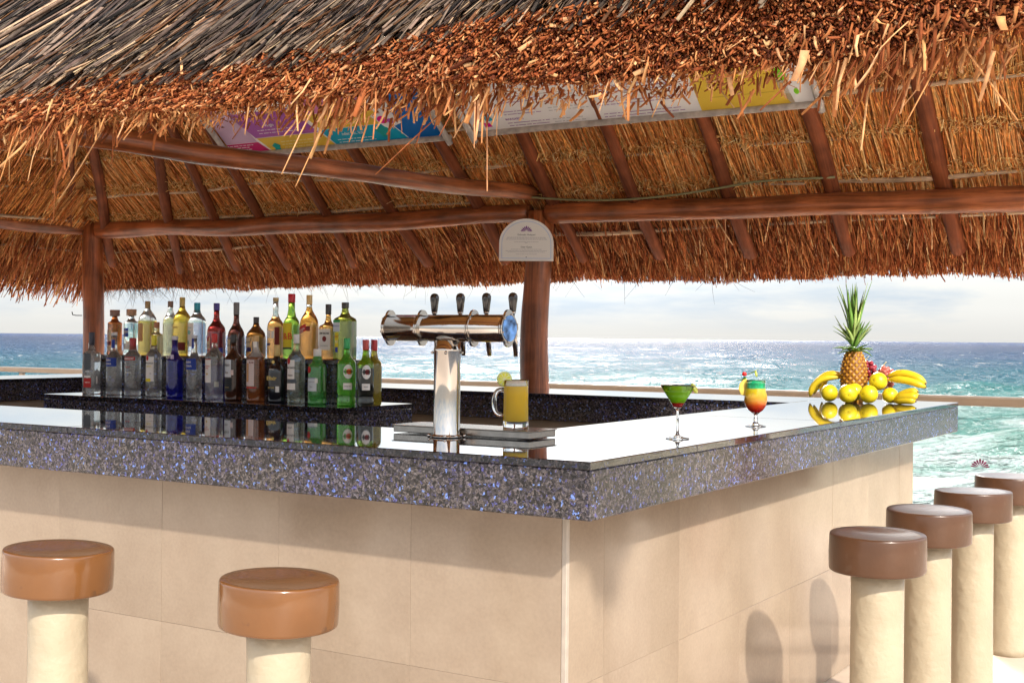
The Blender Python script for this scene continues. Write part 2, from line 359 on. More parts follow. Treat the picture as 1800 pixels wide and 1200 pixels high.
# ------------------------------------------------------------------ setting: sea, beach, terrace
def sea_mat():
    m = bpy.data.materials.new('sea_water'); m.use_nodes = True; t = m.node_tree; p = t.nodes['Principled BSDF']
    co = N(t, 'ShaderNodeTexCoord'); sp = N(t, 'ShaderNodeSeparateXYZ'); L(t, co.outputs['Object'], sp.inputs['Vector'])
    lg = N(t, 'ShaderNodeMath', operation='LOGARITHM'); lg.inputs[1].default_value = 10; L(t, sp.outputs['Y'], lg.inputs[0])
    mpn = N(t, 'ShaderNodeMapping'); mpn.inputs['Scale'].default_value = (.012, .03, .03); L(t, co.outputs['Object'], mpn.inputs['Vector'])
    nb = N(t, 'ShaderNodeTexNoise'); nb.inputs['Scale'].default_value = 1.0; nb.inputs['Detail'].default_value = 4; L(t, mpn.outputs['Vector'], nb.inputs['Vector'])
    a1 = N(t, 'ShaderNodeMath', operation='MULTIPLY_ADD'); a1.inputs[1].default_value = .30; L(t, nb.outputs['Fac'], a1.inputs[0]); L(t, lg.outputs[0], a1.inputs[2])
    mr_ = N(t, 'ShaderNodeMapRange'); mr_.inputs['From Min'].default_value = 1.7; mr_.inputs['From Max'].default_value = 3.9; L(t, a1.outputs[0], mr_.inputs['Value'])
    r = N(t, 'ShaderNodeValToRGB'); e = r.color_ramp.elements
    e[0].position = 0; e[0].color = (.14, .25, .21, 1); e[1].position = 1; e[1].color = (.018, .040, .11, 1)
    for ps, c in [(.12, (.10, .22, .18)), (.22, (.030, .15, .145)), (.32, (.009, .088, .125)), (.50, (.010, .050, .115)), (.72, (.012, .032, .085))]:
        q = e.new(ps); q.color = (*c, 1)
    L(t, mr_.outputs['Result'], r.inputs['Fac'])
    # surf foam near the shore, whitecaps farther out
    def foam(scale, lo, hi, y0, y1, v0, v1, det=8, rough=.65, dist=.4):
        mm = N(t, 'ShaderNodeMapping'); mm.inputs['Scale'].default_value = scale; L(t, co.outputs['Object'], mm.inputs['Vector'])
        n_ = N(t, 'ShaderNodeTexNoise'); n_.inputs['Scale'].default_value = 1; n_.inputs['Detail'].default_value = det; n_.inputs['Roughness'].default_value = rough; n_.inputs['Distortion'].default_value = dist
        L(t, mm.outputs['Vector'], n_.inputs['Vector'])
        y_ = N(t, 'ShaderNodeMapRange'); y_.inputs['From Min'].default_value = y0; y_.inputs['From Max'].default_value = y1; y_.inputs['To Min'].default_value = v0; y_.inputs['To Max'].default_value = v1
        L(t, lg.outputs[0], y_.inputs['Value'])
        a_ = N(t, 'ShaderNodeMath', operation='ADD'); L(t, n_.outputs['Fac'], a_.inputs[0]); L(t, y_.outputs['Result'], a_.inputs[1])
        q_ = N(t, 'ShaderNodeMapRange'); q_.inputs['From Min'].default_value = lo; q_.inputs['From Max'].default_value = hi; L(t, a_.outputs[0], q_.inputs['Value'])
        return q_
    f1 = foam((.10, .22, .2), .475, .59, 1.72, 2.12, .14, -.22)
    f2 = foam((.22, .12, .2), .60, .66, 2.0, 3.3, 0.0, -.02, det=8, rough=.75)
    f3 = foam((.9, 2.2, 1), .50, .66, 1.7, 2.1, .06, -.3, det=4)
    mx1 = N(t, 'ShaderNodeMath', operation='MAXIMUM'); L(t, f1.outputs['Result'], mx1.inputs[0]); L(t, f2.outputs['Result'], mx1.inputs[1])
    ad2 = N(t, 'ShaderNodeMath', operation='MULTIPLY_ADD'); ad2.use_clamp = True; ad2.inputs[1].default_value = .45; L(t, f3.outputs['Result'], ad2.inputs[0]); L(t, mx1.outputs[0], ad2.inputs[2])
    at = N(t, 'ShaderNodeAttribute'); at.attribute_name = 'foam'
    mx2 = N(t, 'ShaderNodeMath', operation='MAXIMUM'); L(t, ad2.outputs[0], mx2.inputs[0]); L(t, at.outputs['Fac'], mx2.inputs[1])
    cm = N(t, 'ShaderNodeMix'); cm.data_type = 'RGBA'; cm.inputs['B'].default_value = (.42, .47, .45, 1)
    L(t, mx2.outputs[0], cm.inputs['Factor']); L(t, r.outputs['Color'], cm.inputs['A']); L(t, cm.outputs['Result'], p.inputs['Base Color'])
    ro = N(t, 'ShaderNodeMapRange'); ro.inputs['To Min'].default_value = .16; ro.inputs['To Max'].default_value = .8; L(t, mx2.outputs[0], ro.inputs['Value']); L(t, ro.outputs['Result'], p.inputs['Roughness'])
    p.inputs['IOR'].default_value = 1.33; p.inputs['Specular IOR Level'].default_value = .3
    # ripples: two scales of bump
    def rip(scale, dist, strength, prev=None):
        mm = N(t, 'ShaderNodeMapping'); mm.inputs['Scale'].default_value = scale; L(t, co.outputs['Object'], mm.inputs['Vector'])
        n_ = N(t, 'ShaderNodeTexNoise'); n_.inputs['Scale'].default_value = 1; n_.inputs['Detail'].default_value = 5; n_.inputs['Roughness'].default_value = .6; L(t, mm.outputs['Vector'], n_.inputs['Vector'])
        b_ = N(t, 'ShaderNodeBump'); b_.inputs['Distance'].default_value = dist; b_.inputs['Strength'].default_value = strength; L(t, n_.outputs['Fac'], b_.inputs['Height'])
        if prev: L(t, prev.outputs['Normal'], b_.inputs['Normal'])
        return b_
    b1 = rip((.16, .30, .2), 4.6, 1.0); b2 = rip((.7, 1.3, 1), 1.1, 1.0, b1)
    dif = N(t, 'ShaderNodeBsdfDiffuse'); L(t, cm.outputs['Result'], dif.inputs['Color']); L(t, b2.outputs['Normal'], dif.inputs['Normal'])
    gl = N(t, 'ShaderNodeBsdfGlossy'); gl.inputs['Roughness'].default_value = .11; L(t, b2.outputs['Normal'], gl.inputs['Normal'])
    fr = N(t, 'ShaderNodeFresnel'); fr.inputs['IOR'].default_value = 1.33; L(t, b2.outputs['Normal'], fr.inputs['Normal'])
    fm = N(t, 'ShaderNodeMapRange'); fm.inputs['From Max'].default_value = 1.0; fm.inputs['To Max'].default_value = .42; L(t, fr.outputs['Fac'], fm.inputs['Value'])
    fo = N(t, 'ShaderNodeMath', operation='SUBTRACT'); fo.inputs[0].default_value = 1.0; L(t, mx2.outputs[0], fo.inputs[1])
    fx = N(t, 'ShaderNodeMath', operation='MULTIPLY'); L(t, fm.outputs['Result'], fx.inputs[0]); L(t, fo.outputs[0], fx.inputs[1])
    ms = N(t, 'ShaderNodeMixShader'); L(t, fx.outputs[0], ms.inputs[0]); L(t, dif.outputs[0], ms.inputs[1]); L(t, gl.outputs[0], ms.inputs[2])
    L(t, ms.outputs[0], t.nodes['Material Output'].inputs['Surface'])
    return m
def build_sea():
    Ys = np.concatenate([np.linspace(38, 130, 210), np.geomspace(130.6, 700, 170)[1:], np.geomspace(705, 40000, 60)]); nu = 300
    U = np.linspace(-1.15, 1.15, nu); Yg, Ug = np.meshgrid(Ys, U, indexing='ij'); X = Yg * Ug; Y = Yg
    z = np.zeros_like(X)
    r = np.random.default_rng(3)
    for _ in range(26):
        lam = r.uniform(5, 26); an = r.normal(0, .45); k = 2 * np.pi / lam; amp = .010 * lam ** .9
        ph = r.uniform(0, 6.28); z += amp * np.sin(k * (np.cos(an) * Y + np.sin(an) * X) + ph) * np.clip(1 - lam / 3 * 0, 0, 1) * np.clip(1 - Y / 1500, .0, 1)
    foam = np.zeros_like(X)
    for (yc, h, wd, wob) in [(58, .35, 2.2, 1.5), (70, .75, 3.0, 2.5), (86, .95, 3.4, 3.5), (104, .8, 4.0, 4.0), (128, .45, 5, 4)]:
        c = yc + wob * np.sin(X / 17 + yc) + .6 * wob * np.sin(X / 6.3 + 2 * yc) - .10 * X * 0
        d = Y - c; prof = np.where(d < 0, np.exp(-(d / (wd * .55)) ** 2), np.exp(-(d / (wd * 1.6)) ** 2))
        gate = .55 + .45 * np.sin(X / 23 + yc * 1.7)
        z += h * prof * (.5 + .5 * gate)
        if yc < 110: foam = np.maximum(foam, np.clip(1.25 * np.exp(-((d + wd * .5) / (wd * .5)) ** 2) * gate * (0.6 + .5 * np.sin(X * 1.9 + Y * 2.3) * np.sin(X * .7 - Y * 1.1)), 0, 1))
    V = np.stack([X, Y, z - 4.0], -1).reshape(-1, 3); ny = len(Ys)
    i = (np.arange(ny - 1)[:, None] * nu + np.arange(nu - 1)[None, :]).reshape(-1, 1)
    Q = np.hstack([i, i + 1, i + nu + 1, i + nu])
    me = bpy.data.meshes.new('sea'); me.vertices.add(len(V)); me.vertices.foreach_set('co', V.reshape(-1).astype(np.float32))
    me.loops.add(Q.size); me.loops.foreach_set('vertex_index', Q.reshape(-1).astype(np.int32)); me.polygons.add(len(Q))
    me.polygons.foreach_set('loop_start', (np.arange(len(Q)) * 4).astype(np.int32)); me.update(calc_edges=True)
    me.polygons.foreach_set('use_smooth', np.ones(len(Q), bool))
    a = me.attributes.new('foam', 'FLOAT', 'POINT'); a.data.foreach_set('value', foam.reshape(-1).astype(np.float32))
    o = link('sea', me, sea_mat()); o['kind'] = 'structure'; return o
build_sea()
SAND = pm('beach_sand', (.46, .37, .26), .9, noise=(.9, .3, 9), bump=(2.0, 1.0))
def build_beach():
    nx, ny = 90, 60; V = []; F = []
    for j in range(ny):
        y = 6 + (60 - 6) * (j / (ny - 1)) ** 1.0
        for i in range(nx):
            x = -70 + 140 * i / (nx - 1)
            zz = -3.5 - .75 * max(0, (y - 36)) / 14 + .12 * math.sin(x * .9 + y) * math.sin(y * 1.3 - x * .4) + random.uniform(-.03, .03)
            V.append((x, y, zz if y > 14 else -3.5))
    for j in range(ny - 1):
        for i in range(nx - 1): k = j * nx + i; F.append((k, k + 1, k + nx + 1, k + nx))
    mb = MB(); mb.add(V, F, True); o = mb.obj('beach', SAND); o['kind'] = 'structure'
build_beach()
# scrubby wrack on the sand just beyond the terrace
FLOORM = pm('terrace_floor_stone', (.62, .50, .39), .55, noise=(3, .12), bump=(40, .15))
mb = MB(); mb.box(-9.0, 6.68, -16, 30, -4.6, -.022); fl = mb.obj('terrace_floor', GROUT); fl.matrix_world = FR; fl['kind'] = 'structure'
mb = MB(); mb.box(-.297, .297, -.297, .297, 0, .021); fme = mb.mesh('floor_tile', .003)
cnt = 0
for i in range(-2, 11):
    for j in range(-5, 3):
        if i * .6 > .3 and i * .6 < 3.4 and j * .6 > .4: continue
        o = link('floor_tile', fme, FLOORM, fl, loc=(i * .6 + .1, j * .6 + .05, -.021)); cnt += 1
mb = MB(); 
for (a0, a1, b0, b1) in [(-9, -1.4, -16, 30), (-1.4, 6.68, 1.55, 30), (-1.4, 6.68, -16, -3.25), (6.40, 6.68, -3.25, 1.55)]: mb.box(a0 + .0, a1, b0, b1, -.0215, -.0005)
o = mb.obj('outer_paving', FLOORM, fl); o['kind'] = 'stuff'

# ------------------------------------------------------------------ bar
bar = thing('beach_bar', W(0, 0, 0), 'U-shaped beach bar clad in cream stone tiles with thick polished blue granite counter', 'bar', rz=ANG)
G = .0012
def slab(name, x0, x1, y0, y1, z0, z1, mat=GRAN, parent=bar, bev=.0025):
    mb = MB(); cx, cy, cz = (x0 + x1) / 2, (y0 + y1) / 2, (z0 + z1) / 2
    mb.box(x0 - cx, x1 - cx, y0 - cy, y1 - cy, z0 - cz, z1 - cz); return mb.obj(name, mat, parent, loc=(cx, cy, cz), bevel=bev)
TOP = 1.10; TZ = 1.078
for (x0, x1, y0, y1) in [(0, .66, 0, 1.98), (0, .66, 1.98, 4.25), (0, .66, 4.25, 6.55),
                         (.66, 2.02, 0, .67), (2.02, 3.97, 0, .67), (3.33, 3.97, .67, 2.9), (3.33, 3.97, 2.9, 6.55), (.66, 3.33, 5.92, 6.55)]:
    slab('counter_slab', x0 + G, x1 - G, y0 + G, y1 - G, TZ, TOP, GRAN_TOP)
for (x0, x1, y0, y1) in [(.003, .03, .003, 1.98), (.003, .03, 1.98 + G, 4.25), (.003, .03, 4.25 + G, 6.547),
                         (.03 + G, 2.02, .003, .03), (2.02 + G, 3.79, .003, .03), (3.79 + G, 3.967, .003, .03),
                         (3.94, 3.967, .03 + G, 2.9), (3.94, 3.967, 2.9 + G, 6.547), (.03 + G, 3.94 - G, 6.52, 6.547),
                         (3.333, 3.36, .67, 2.9), (3.333, 3.36, 2.9 + G, 5.95), (.63, .657, .67, 3.0), (.63, .657, 3.0 + G, 5.95),
                         (.66, 3.33, .64, .667), (.66, 3.33, 5.923, 5.95)]:
    slab('counter_fascia', x0, x1, y0, y1, .95, TZ - .001)
# core of the counter under the slabs and the wall behind the tiles
for (x0, x1, y0, y1) in [(.17, .60, .17, 6.38), (.60, 3.68, .17, .60), (3.40, 3.68, .60, 6.38), (.60, 3.40, 5.98, 6.38)]:
    slab('wall_core', x0, x1, y0, y1, 0, 1.07, PLAST, bev=0)
mbj = MB()
rows = [(.004, .4597), (.4603, .9485)]
TT = .015
tmc = {}
def tile(w, z0, z1, loc, rot):
    key = (round(w, 4), z0)
    if key not in tmc:
        mb = MB(); mb.box(-w / 2, w / 2, 0, TT, -(z1 - z0) / 2, (z1 - z0) / 2); tmc[key] = mb.mesh('wall_tile', .0005)
    link('wall_tile', tmc[key], TILE, bar, loc=loc, rot=(0, 0, rot))
for z0, z1 in rows:
    zc = (z0 + z1) / 2; jit = lambda: random.uniform(-.0009, .0009)
    e = [.170, .672, 1.18, 1.695, 2.21] + [2.21 + .512 * k for k in range(1, 9)] + [6.38]
    for p, q in zip(e[:-1], e[1:]):
        tile(q - p - .0006, z0, z1, (.155 + jit(), (p + q) / 2, zc), -math.pi / 2)        # front wall, faces -s
    e = [.170, .37, .88, 1.39, 1.90, 2.41, 2.92, 3.43, 3.68]
    for p, q in zip(e[:-1], e[1:]):
        tile(q - p - .0006, z0, z1, ((p + q) / 2, .155 + jit(), zc), 0)                  # right wall, faces -t
    tile(.42, z0, z1, (3.6952, .38, zc), math.pi / 2)
mb = MB(); mb.box(.1535, .1695, .1535, .1695, .002, .9490); mb.obj('corner_trim', pm('pale_trim', (.40, .34, .28), .4, noise=(30, .08)), bar, bevel=.002)

# island that carries the bottles
isl = thing('bottle_shelf', W(0, 0, 0), 'dark granite two-step shelf in the middle of the bar holding the liquor bottles', 'shelf', rz=ANG)
slab('shelf_top', 1.60, 2.13, 2.12, 4.16, 1.066, 1.09, GRAN_TOP, isl); slab('shelf_fascia', 1.603, 2.127, 2.123, 4.157, .96, 1.0645, parent=isl)
slab('riser', 1.875, 2.125, 2.33, 4.13, 1.0915, 1.272, parent=isl); slab('riser_top', 1.868, 2.13, 2.325, 4.135, 1.273, 1.297, parent=isl)
slab('shelf_base', 1.70, 2.06, 2.25, 4.03, 0, .958, PLAST, isl, 0)
# low steel work ledge inside the bar, behind the taps

# ------------------------------------------------------------------ stools
def seat_fn(seed):
    r = random.Random(seed); p = [r.uniform(0, 6.28) for _ in range(4)]
    return lambda a, z: 1 + .010 * math.sin(2 * a + p[0]) + .006 * math.sin(3 * a + p[1] + z * 20) + .004 * math.sin(5 * a + p[2])
def stool(s, t, label, tilt=(0, 0), seed=0, h=.80, paint=None, group='round concrete bar stools around the bar'):
    o = thing('bar_stool', W(s, t, 0), label, 'bar stool', group, ANG)
    mb = MB(); fn = seat_fn(seed + 50)
    mb.lathe([(.088, 0), (.084, .03), (.082, .3), (.081, .6), (.082, h - .115)], 32, fn); mb.obj('pedestal', CONC, o)
    prof = [(.05, h - .118), (.146, h - .118), (.150, h - .115), (.1515, h - .109), (.1525, h - .06), (.1510, h - .007), (.1495, h - .002), (.147, h), (.125, h - .002), (.09, h - .006), (.05, h - .009), (.012, h - .010)]
    mb = MB(); mb.lathe([(r, z - h) for r, z in prof], 48, seat_fn(seed)); 
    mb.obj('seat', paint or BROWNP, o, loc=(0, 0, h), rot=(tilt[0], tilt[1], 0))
    return o
stool(-.443, 1.462, 'brown topped concrete stool at the far left in front of the cream bar wall', (R(2.2), R(1.0)), 1, .805, BROWNP_LIT)
stool(-.409, .665, 'brown topped concrete stool nearest the camera, right one of the two on the left', (R(1.8), R(.5)), 2, .80, BROWNP_LIT)
stool(1.236, -.369, 'dark brown topped concrete stool nearest the viewer in the right-hand row', (R(.4), R(-.6)), 3)
stool(1.926, -.357, 'brown topped concrete stool second in the right-hand row', (R(.5), R(-.5)), 4)
stool(2.638, -.360, 'light brown topped concrete stool third in the right-hand row', (R(-.5), R(.5)), 5)
stool(3.300, -.378, 'brown topped concrete stool farthest back, last in the right-hand row and cut by the frame', (0, 0), 6, .805)

# ------------------------------------------------------------------ shelter: posts, beams, rafters, thatch
SL = .85; S0 = 4.05; Z0 = 2.24; RS = 1.93; TR = -.95; TL = 6.70
def zf(s): return Z0 + SL * (S0 - s)         # far slope (rafter plane)
def znr(s): return Z0 + SL * (s + .20)       # near slope
sh = thing('thatched_shelter', W(1.9, 2.9, 0), 'palm-thatched open shelter over the bar with log posts, beams and rafters', 'thatched roof')
log_obj('post', W(4.05, 2.572, 0), W(4.05, 2.572, 2.20), .095, .083, WOOD, sh, 18, .05, .012, 3)
pl_ = log_obj('post', W(4.05, 6.70, 0), W(4.05, 6.70, 2.30), .088, .078, WOOD, sh, 18, .05, .01, 8)
log_obj('post', W(4.30, -1.25, 0), W(4.30, -1.25, 2.05), .09, .08, WOOD, sh, 16, .05, .01, 9)
log_obj('post', W(-.2, 6.7, 0), W(-.2, 6.7, 2.25), .09, .08, WOOD, sh, 16, .05, .01, 10)
log_obj('beam', W(4.05, 2.50, 2.185), W(4.05, -1.0, 2.125), .062, .066, WOOD, sh, 14, .09, .03, 21)
log_obj('beam', W(4.05, 6.62, 2.245), W(4.05, 2.64, 2.195), .069, .058, WOOD, sh, 14, .08, -.035, 24)
log_obj('beam', W(4.05, 6.78, 2.25), W(-.3, 6.75, 2.20), .062, .07, WOOD, sh, 14, .09, .02, 25)
log_obj('tie_beam', W(4.02, 2.56, 2.30), W(-.25, 3.50, 2.33), .045, .060, WOOD, sh, 14, .06, .02, 27)
log_obj('beam', W(-.25, 6.75, 2.2), W(-.25, -.95, 2.2), .065, .065, WOOD, sh, 12, .08, .0, 28)
raft = [(2.45, 2.46, .042), (1.87, 1.91, .040), (1.31, 1.31, .044), (.71, .71, .043), (.10, .11, .045), (-.45, -.36, .04), (3.03, 3.03, .04), (3.70, 3.68, .04),
        (4.18, 4.34, .038), (4.82, 4.96, .038), (5.20, 5.48, .04), (5.55, 6.12, .04)]
for i, (ta, tb, r) in enumerate(raft):
    log_obj('rafter', W(RS + .1, ta + (ta - tb) * 2.2, zf(RS + .1)), W(4.42, tb, zf(4.42) - .005), r * .9, r, WOODR, sh, 10, .12, .02 * random.choice((-1, 1)), 40 + i)
log_obj('rafter', W(2.4, 5.0, zf(2.4)), W(4.35, 6.82, zf(4.35)), .035, .04, WOODR, sh, 10, .12, .01, 60)
log_obj('hip_rafter', W(2.1, 4.75, zf(2.1)), W(4.02, 6.92, zf(4.05) - .1), .038, .042, WOODR, sh, 10, .12, .01, 61)
# purlins (rows across the rafters, tying each course of thatch)
PR = [4.27, 4.035, 3.82, 3.575, 3.34, 3.10, 2.86]
for i, s_ in enumerate(PR):
    tmax = 6.7 + (s_ - 4.05)
    cuts = sorted([TR + .05, random.uniform(.9, 1.2), random.uniform(2.6, 3.2), random.uniform(4.5, 5), tmax])
    for a_, b_ in zip(cuts[:-1], cuts[1:]):
        log_obj('purlin', W(s_ + random.uniform(-.006, .006), a_ - .06, zf(s_) + .036), W(s_ + random.uniform(-.006, .006), b_ + .04, zf(s_) + .036 + random.uniform(-.01, .01)), .010, .014, BARK, sh, 7, .2, .018 * random.choice((-1, 1)), 100 + i * 7 + int(a_ * 3))
    tl = 6.7 + (s_ - 4.05)
    if i < 5:
        zt = Z0 + SL * (6.7 - tl) + .036
        log_obj('purlin', W(s_, tl, zt), W(.2, tl, zt), .012, .012, BARK, sh, 7, .15, .02, 160 + i)

# straw body: closed slabs for the two slopes and the left hip
TH = .055
def core(name, pts, up=.17):
    mb = MB(); n = len(pts); lo = [W(*p) for p in pts]; hi = [p + Vector((0, 0, up)) for p in lo]
    mb.add(lo + hi, [tuple(range(n))[::-1], tuple(range(n, 2 * n))] + [(i, (i + 1) % n, n + (i + 1) % n, n + i) for i in range(n)])
    o = mb.obj(name, None, sh, world=True)
    me = o.data; at = me.color_attributes.new('tint', 'FLOAT_COLOR', 'POINT')
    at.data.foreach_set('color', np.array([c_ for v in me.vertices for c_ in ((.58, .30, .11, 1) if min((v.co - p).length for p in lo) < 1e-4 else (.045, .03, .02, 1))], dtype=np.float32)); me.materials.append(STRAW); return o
hipS = 2.1
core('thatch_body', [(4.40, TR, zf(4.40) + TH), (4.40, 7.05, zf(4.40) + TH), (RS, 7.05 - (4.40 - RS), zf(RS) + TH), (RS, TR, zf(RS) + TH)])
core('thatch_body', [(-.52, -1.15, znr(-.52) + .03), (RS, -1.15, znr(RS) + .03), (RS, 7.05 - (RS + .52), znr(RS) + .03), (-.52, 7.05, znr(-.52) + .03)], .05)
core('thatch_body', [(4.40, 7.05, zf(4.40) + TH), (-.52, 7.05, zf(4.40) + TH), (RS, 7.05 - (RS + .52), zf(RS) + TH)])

def straw_under(n, s_rng, t_rng, Lr, wr, cols, wts, hang=0.0, lift=(0, .03), zoff=.0, lean=.10, drop=0.0):
    s = rng.uniform(*s_rng, n); t = rng.uniform(*t_rng, n)
    keep = t < 6.72 + (s - 4.05) + .25; s, t = s[keep], t[keep]; n = len(s)
    z = Z0 + SL * (S0 - s) + TH - rng.uniform(lift[0], lift[1], n) + zoff
    Ln = rng.uniform(*Lr, n); ds = Ln * .762; dz = -Ln * .648 - drop * Ln
    dtt = rng.normal(0, lean, n) * Ln
    P = WN(np.stack([s, t, z], 1)); Q = WN(np.stack([s + ds, t + dtt, z + dz + rng.normal(0, .006, n)], 1))
    return P, Q - P, rng.uniform(*wr, n), palette(cols, wts, n)
GOLD = [(.80, .38, .13), (.70, .27, .08), (.50, .15, .04), (.90, .54, .23), (.24, .07, .022), (.78, .32, .085)]
# courses: each hangs from its purlin row, ends fraying just above the next
for s_ in PR[1:]:
    Pm, Dm, wm, cm_ = straw_under(5600, (s_ - .05, s_ + .02), (TR, 7.0), (.20, .31), (.006, .012), GOLD, [3, 4, 2, 2, 1.3, 3], lift=(.0, .035), lean=.09)
    strands('thatch_course', Pm, Dm, wm, wm * .4, cm_, STRAW, sh, k=3, segs=1, tilt=.5, cap=False)
    n = 5200; s = s_ - rng.uniform(.015, .085, n); t = rng.uniform(TR, 6.9, n); k_ = t < 6.75 + (s - 4.05); s, t = s[k_], t[k_]; n = len(s)
    z = Z0 + SL * (S0 - s) + TH - rng.uniform(.005, .045, n)
    P = WN(np.stack([s, t, z], 1)); D = rng.normal(0, 1, (n, 3)); D /= np.linalg.norm(D, axis=1, keepdims=True); D *= rng.uniform(.015, .045, (n, 1))
    strands('straw_roll', P, D, rng.uniform(.004, .007, n), rng.uniform(.003, .005, n), palette([(.90, .57, .23), (.80, .45, .16), (.58, .27, .09), (.92, .67, .36)], [4, 3, 2, 1], n), STRAW, sh, k=3, segs=2, sag=rng.normal(0, .012, (n, 3)))
# left hip underside
def hip_under(n, t0, Lr):
    t = rng.uniform(t0 - .05, t0 + .02, n); s = rng.uniform(.3, 4.4, n); k_ = s < 4.1 + (t - 6.7); s, t = s[k_], t[k_]; n = len(s)
    z = Z0 + SL * (TL - t) + TH - rng.uniform(0, .035, n); Ln = rng.uniform(*Lr, n)
    P = WN(np.stack([s, t, z], 1)); Q = WN(np.stack([s + rng.normal(0, .09, n) * Ln, t + Ln * .762, z - Ln * .648], 1))
    return P, Q - P, rng.uniform(.007, .013, n), palette(GOLD, [2, 4, 3, 1, 2, 3], n)
for s_ in PR[:6]:
    Pm, Dm, wm, cm_ = hip_under(2600, 6.7 + (s_ - 4.05), (.2, .31)); strands('thatch_course', Pm, Dm, wm, wm * .4, cm_, STRAW, sh, k=3, segs=1, tilt=.5, cap=False)
# far eave fringe (reddish, dense, hanging free beyond the rafter ends)
RED = [(.42, .13, .045), (.28, .07, .024), (.52, .19, .068), (.66, .33, .13), (.13, .033, .012), (.74, .46, .24)]
Pm, Dm, wm, cm_ = straw_under(23000, (4.10, 4.40), (TR, 7.1), (.18, .27), (.005, .011), RED, [4, 3, 3, 1.5, 2, .6], lift=(-.10, .03), lean=.22, drop=.10)
wv = rng.uniform(0, 1, len(Pm))
strands('eave_fringe', Pm, Dm, wm, wm * .5, cm_, STRAW, sh, k=3, segs=2, sag=np.stack([np.zeros(len(Pm)), np.zeros(len(Pm)), -rng.uniform(0, .05, len(Pm))], 1), tilt=.6)
n = 26000; s = rng.uniform(4.36, 4.58, n); t = rng.uniform(TR, 7.3, n); z = Z0 + SL * (S0 - s) + TH + rng.uniform(.0, .13, n)
P = WN(np.stack([s, t, z], 1)); Ln = np.minimum(rng.uniform(.12, .24, n), (z - 1.785 - .012 * np.sin(t * 3.1) - .008 * np.sin(t * 11) - rng.exponential(.006, n) * -1) / .9).clip(.03, .3) ; D = WN(np.stack([s + Ln * .35, t + rng.normal(0, .20, n) * Ln, z - Ln * .9], 1)) - P
strands('eave_fringe', P, D, rng.uniform(.004, .008, n), rng.uniform(.002, .004, n), palette(RED, [4, 4, 2, .8, 3, .3], n), STRAW, sh, k=3, segs=1, tilt=.7)
n = 9000; t = rng.uniform(6.75, 7.2, n); s = rng.uniform(0, 4.6, n); z = Z0 + SL * (TL - t) + TH + rng.uniform(-.02, .10, n)
P = WN(np.stack([s, t, z], 1)); Ln = rng.uniform(.16, .30, n); D = WN(np.stack([s + rng.normal(0, .2, n) * Ln, t + Ln * .5, z - Ln * .85], 1)) - P
strands('eave_fringe', P, D, rng.uniform(.006, .012, n), rng.uniform(.002, .004, n), palette(RED, [4, 3, 3, 1.5, 2, .5], n), STRAW, sh, k=3, segs=1, tilt=.7)
# wispy stray fibres under the far eave, longer at the corner by the left post
n = 260; t = rng.uniform(1.5, 7.0, n); t[:150] = rng.normal(6.75, .28, 150); s = rng.uniform(4.45, 4.62, n); s[:150] = rng.uniform(4.3, 4.7, 150)
z = 1.80 + rng.uniform(-.02, .05, n); P = WN(np.stack([s, t, z], 1)); Ln = rng.uniform(.05, .15, n)
D = WN(np.stack([s + rng.normal(0, .3, n) * Ln, t + rng.normal(-.2, .7, n) * Ln, z - Ln], 1)) - P
strands('stray_fibre', P, D, np.full(n, .0035), np.full(n, .003), palette([(.12, .06, .03), (.05, .03, .02)], [1, 1], n), STRAW, sh, k=3, segs=3, sag=rng.normal(0, .03, (n, 3)), taper=.3)

# ---- near eave
def wob(t, f=1.0, ph=0.0): return .5 * np.sin(t * 2.1 * f + ph) + .3 * np.sin(t * 5.3 * f + 1.3 + ph) + .2 * np.sin(t * 11.7 * f + 2.1 + ph)
EB_T = np.array([-1.4, -.8, -.2, .5, 1.0, 1.63, 2.4, 7.5]); EB_Z = np.array([1.925, 1.925, 1.925, 1.940, 1.955, 1.965, 2.000, 2.01])
def ebz(t): return np.interp(t, EB_T, EB_Z) + .022 * wob(t)
dn = np.array([-.80, 0, -.60])              # down the near slope in (s,t,z)
TMIN, TMAX = -1.17, 4.6
def near_strands(name, n, vr, back, Lr, out_j, wr, thr, cols, wts, k=4, segs=1, seed=0, sagz=0.0, lean=.06, tr=(-1.17, 4.6), jit=.25, taper=.95):
    """strands whose ends lie in the cut face: v=0 bottom edge, v=1 top edge"""
    t = rng.uniform(*tr, n); v = rng.uniform(*vr, n); 
    face = np.interp(t, [-1.2, -.7, -.2, .6, 1.6, 4], [.18, .150, .120, .108, .085, .085]) + .030 * wob(t, .7, 2.0)
    z_end = ebz(t) + v * face; s_end = -.63 + v * .055 + .03 * wob(t, .6, 4.0) + rng.normal(0, out_j, n)
    Ln = rng.uniform(*Lr, n)
    P = np.stack([s_end + .78 * Ln, t + (.25 + rng.normal(0, lean, n)) * Ln, z_end + (.36 + rng.normal(0, .5 * lean, n)) * Ln], 1); Q = np.stack([s_end, t, z_end], 1)
    P, Q = WN(P), WN(Q); w = rng.uniform(*wr, n); th_ = rng.uniform(*thr, n)
    sag = np.zeros((n, 3)); sag[:, 2] = -rng.uniform(0, 1, n) * sagz
    return strands(name, P, Q - P, w, th_, palette(cols, wts, n, jit), STRAW, sh, k=k, segs=segs, sag=sag, taper=taper)
CUT = [(.30, .088, .030), (.19, .046, .015), (.40, .15, .054), (.54, .29, .135), (.08, .02, .009), (.34, .105, .034)]
near_strands('cut_thatch_ends', 135000, (-.03, 1.0), 0, (.03, .07), .014, (.0022, .0054), (.0012, .0028), CUT, [4, 4, 3, 1.3, 4, 3], lean=.18)
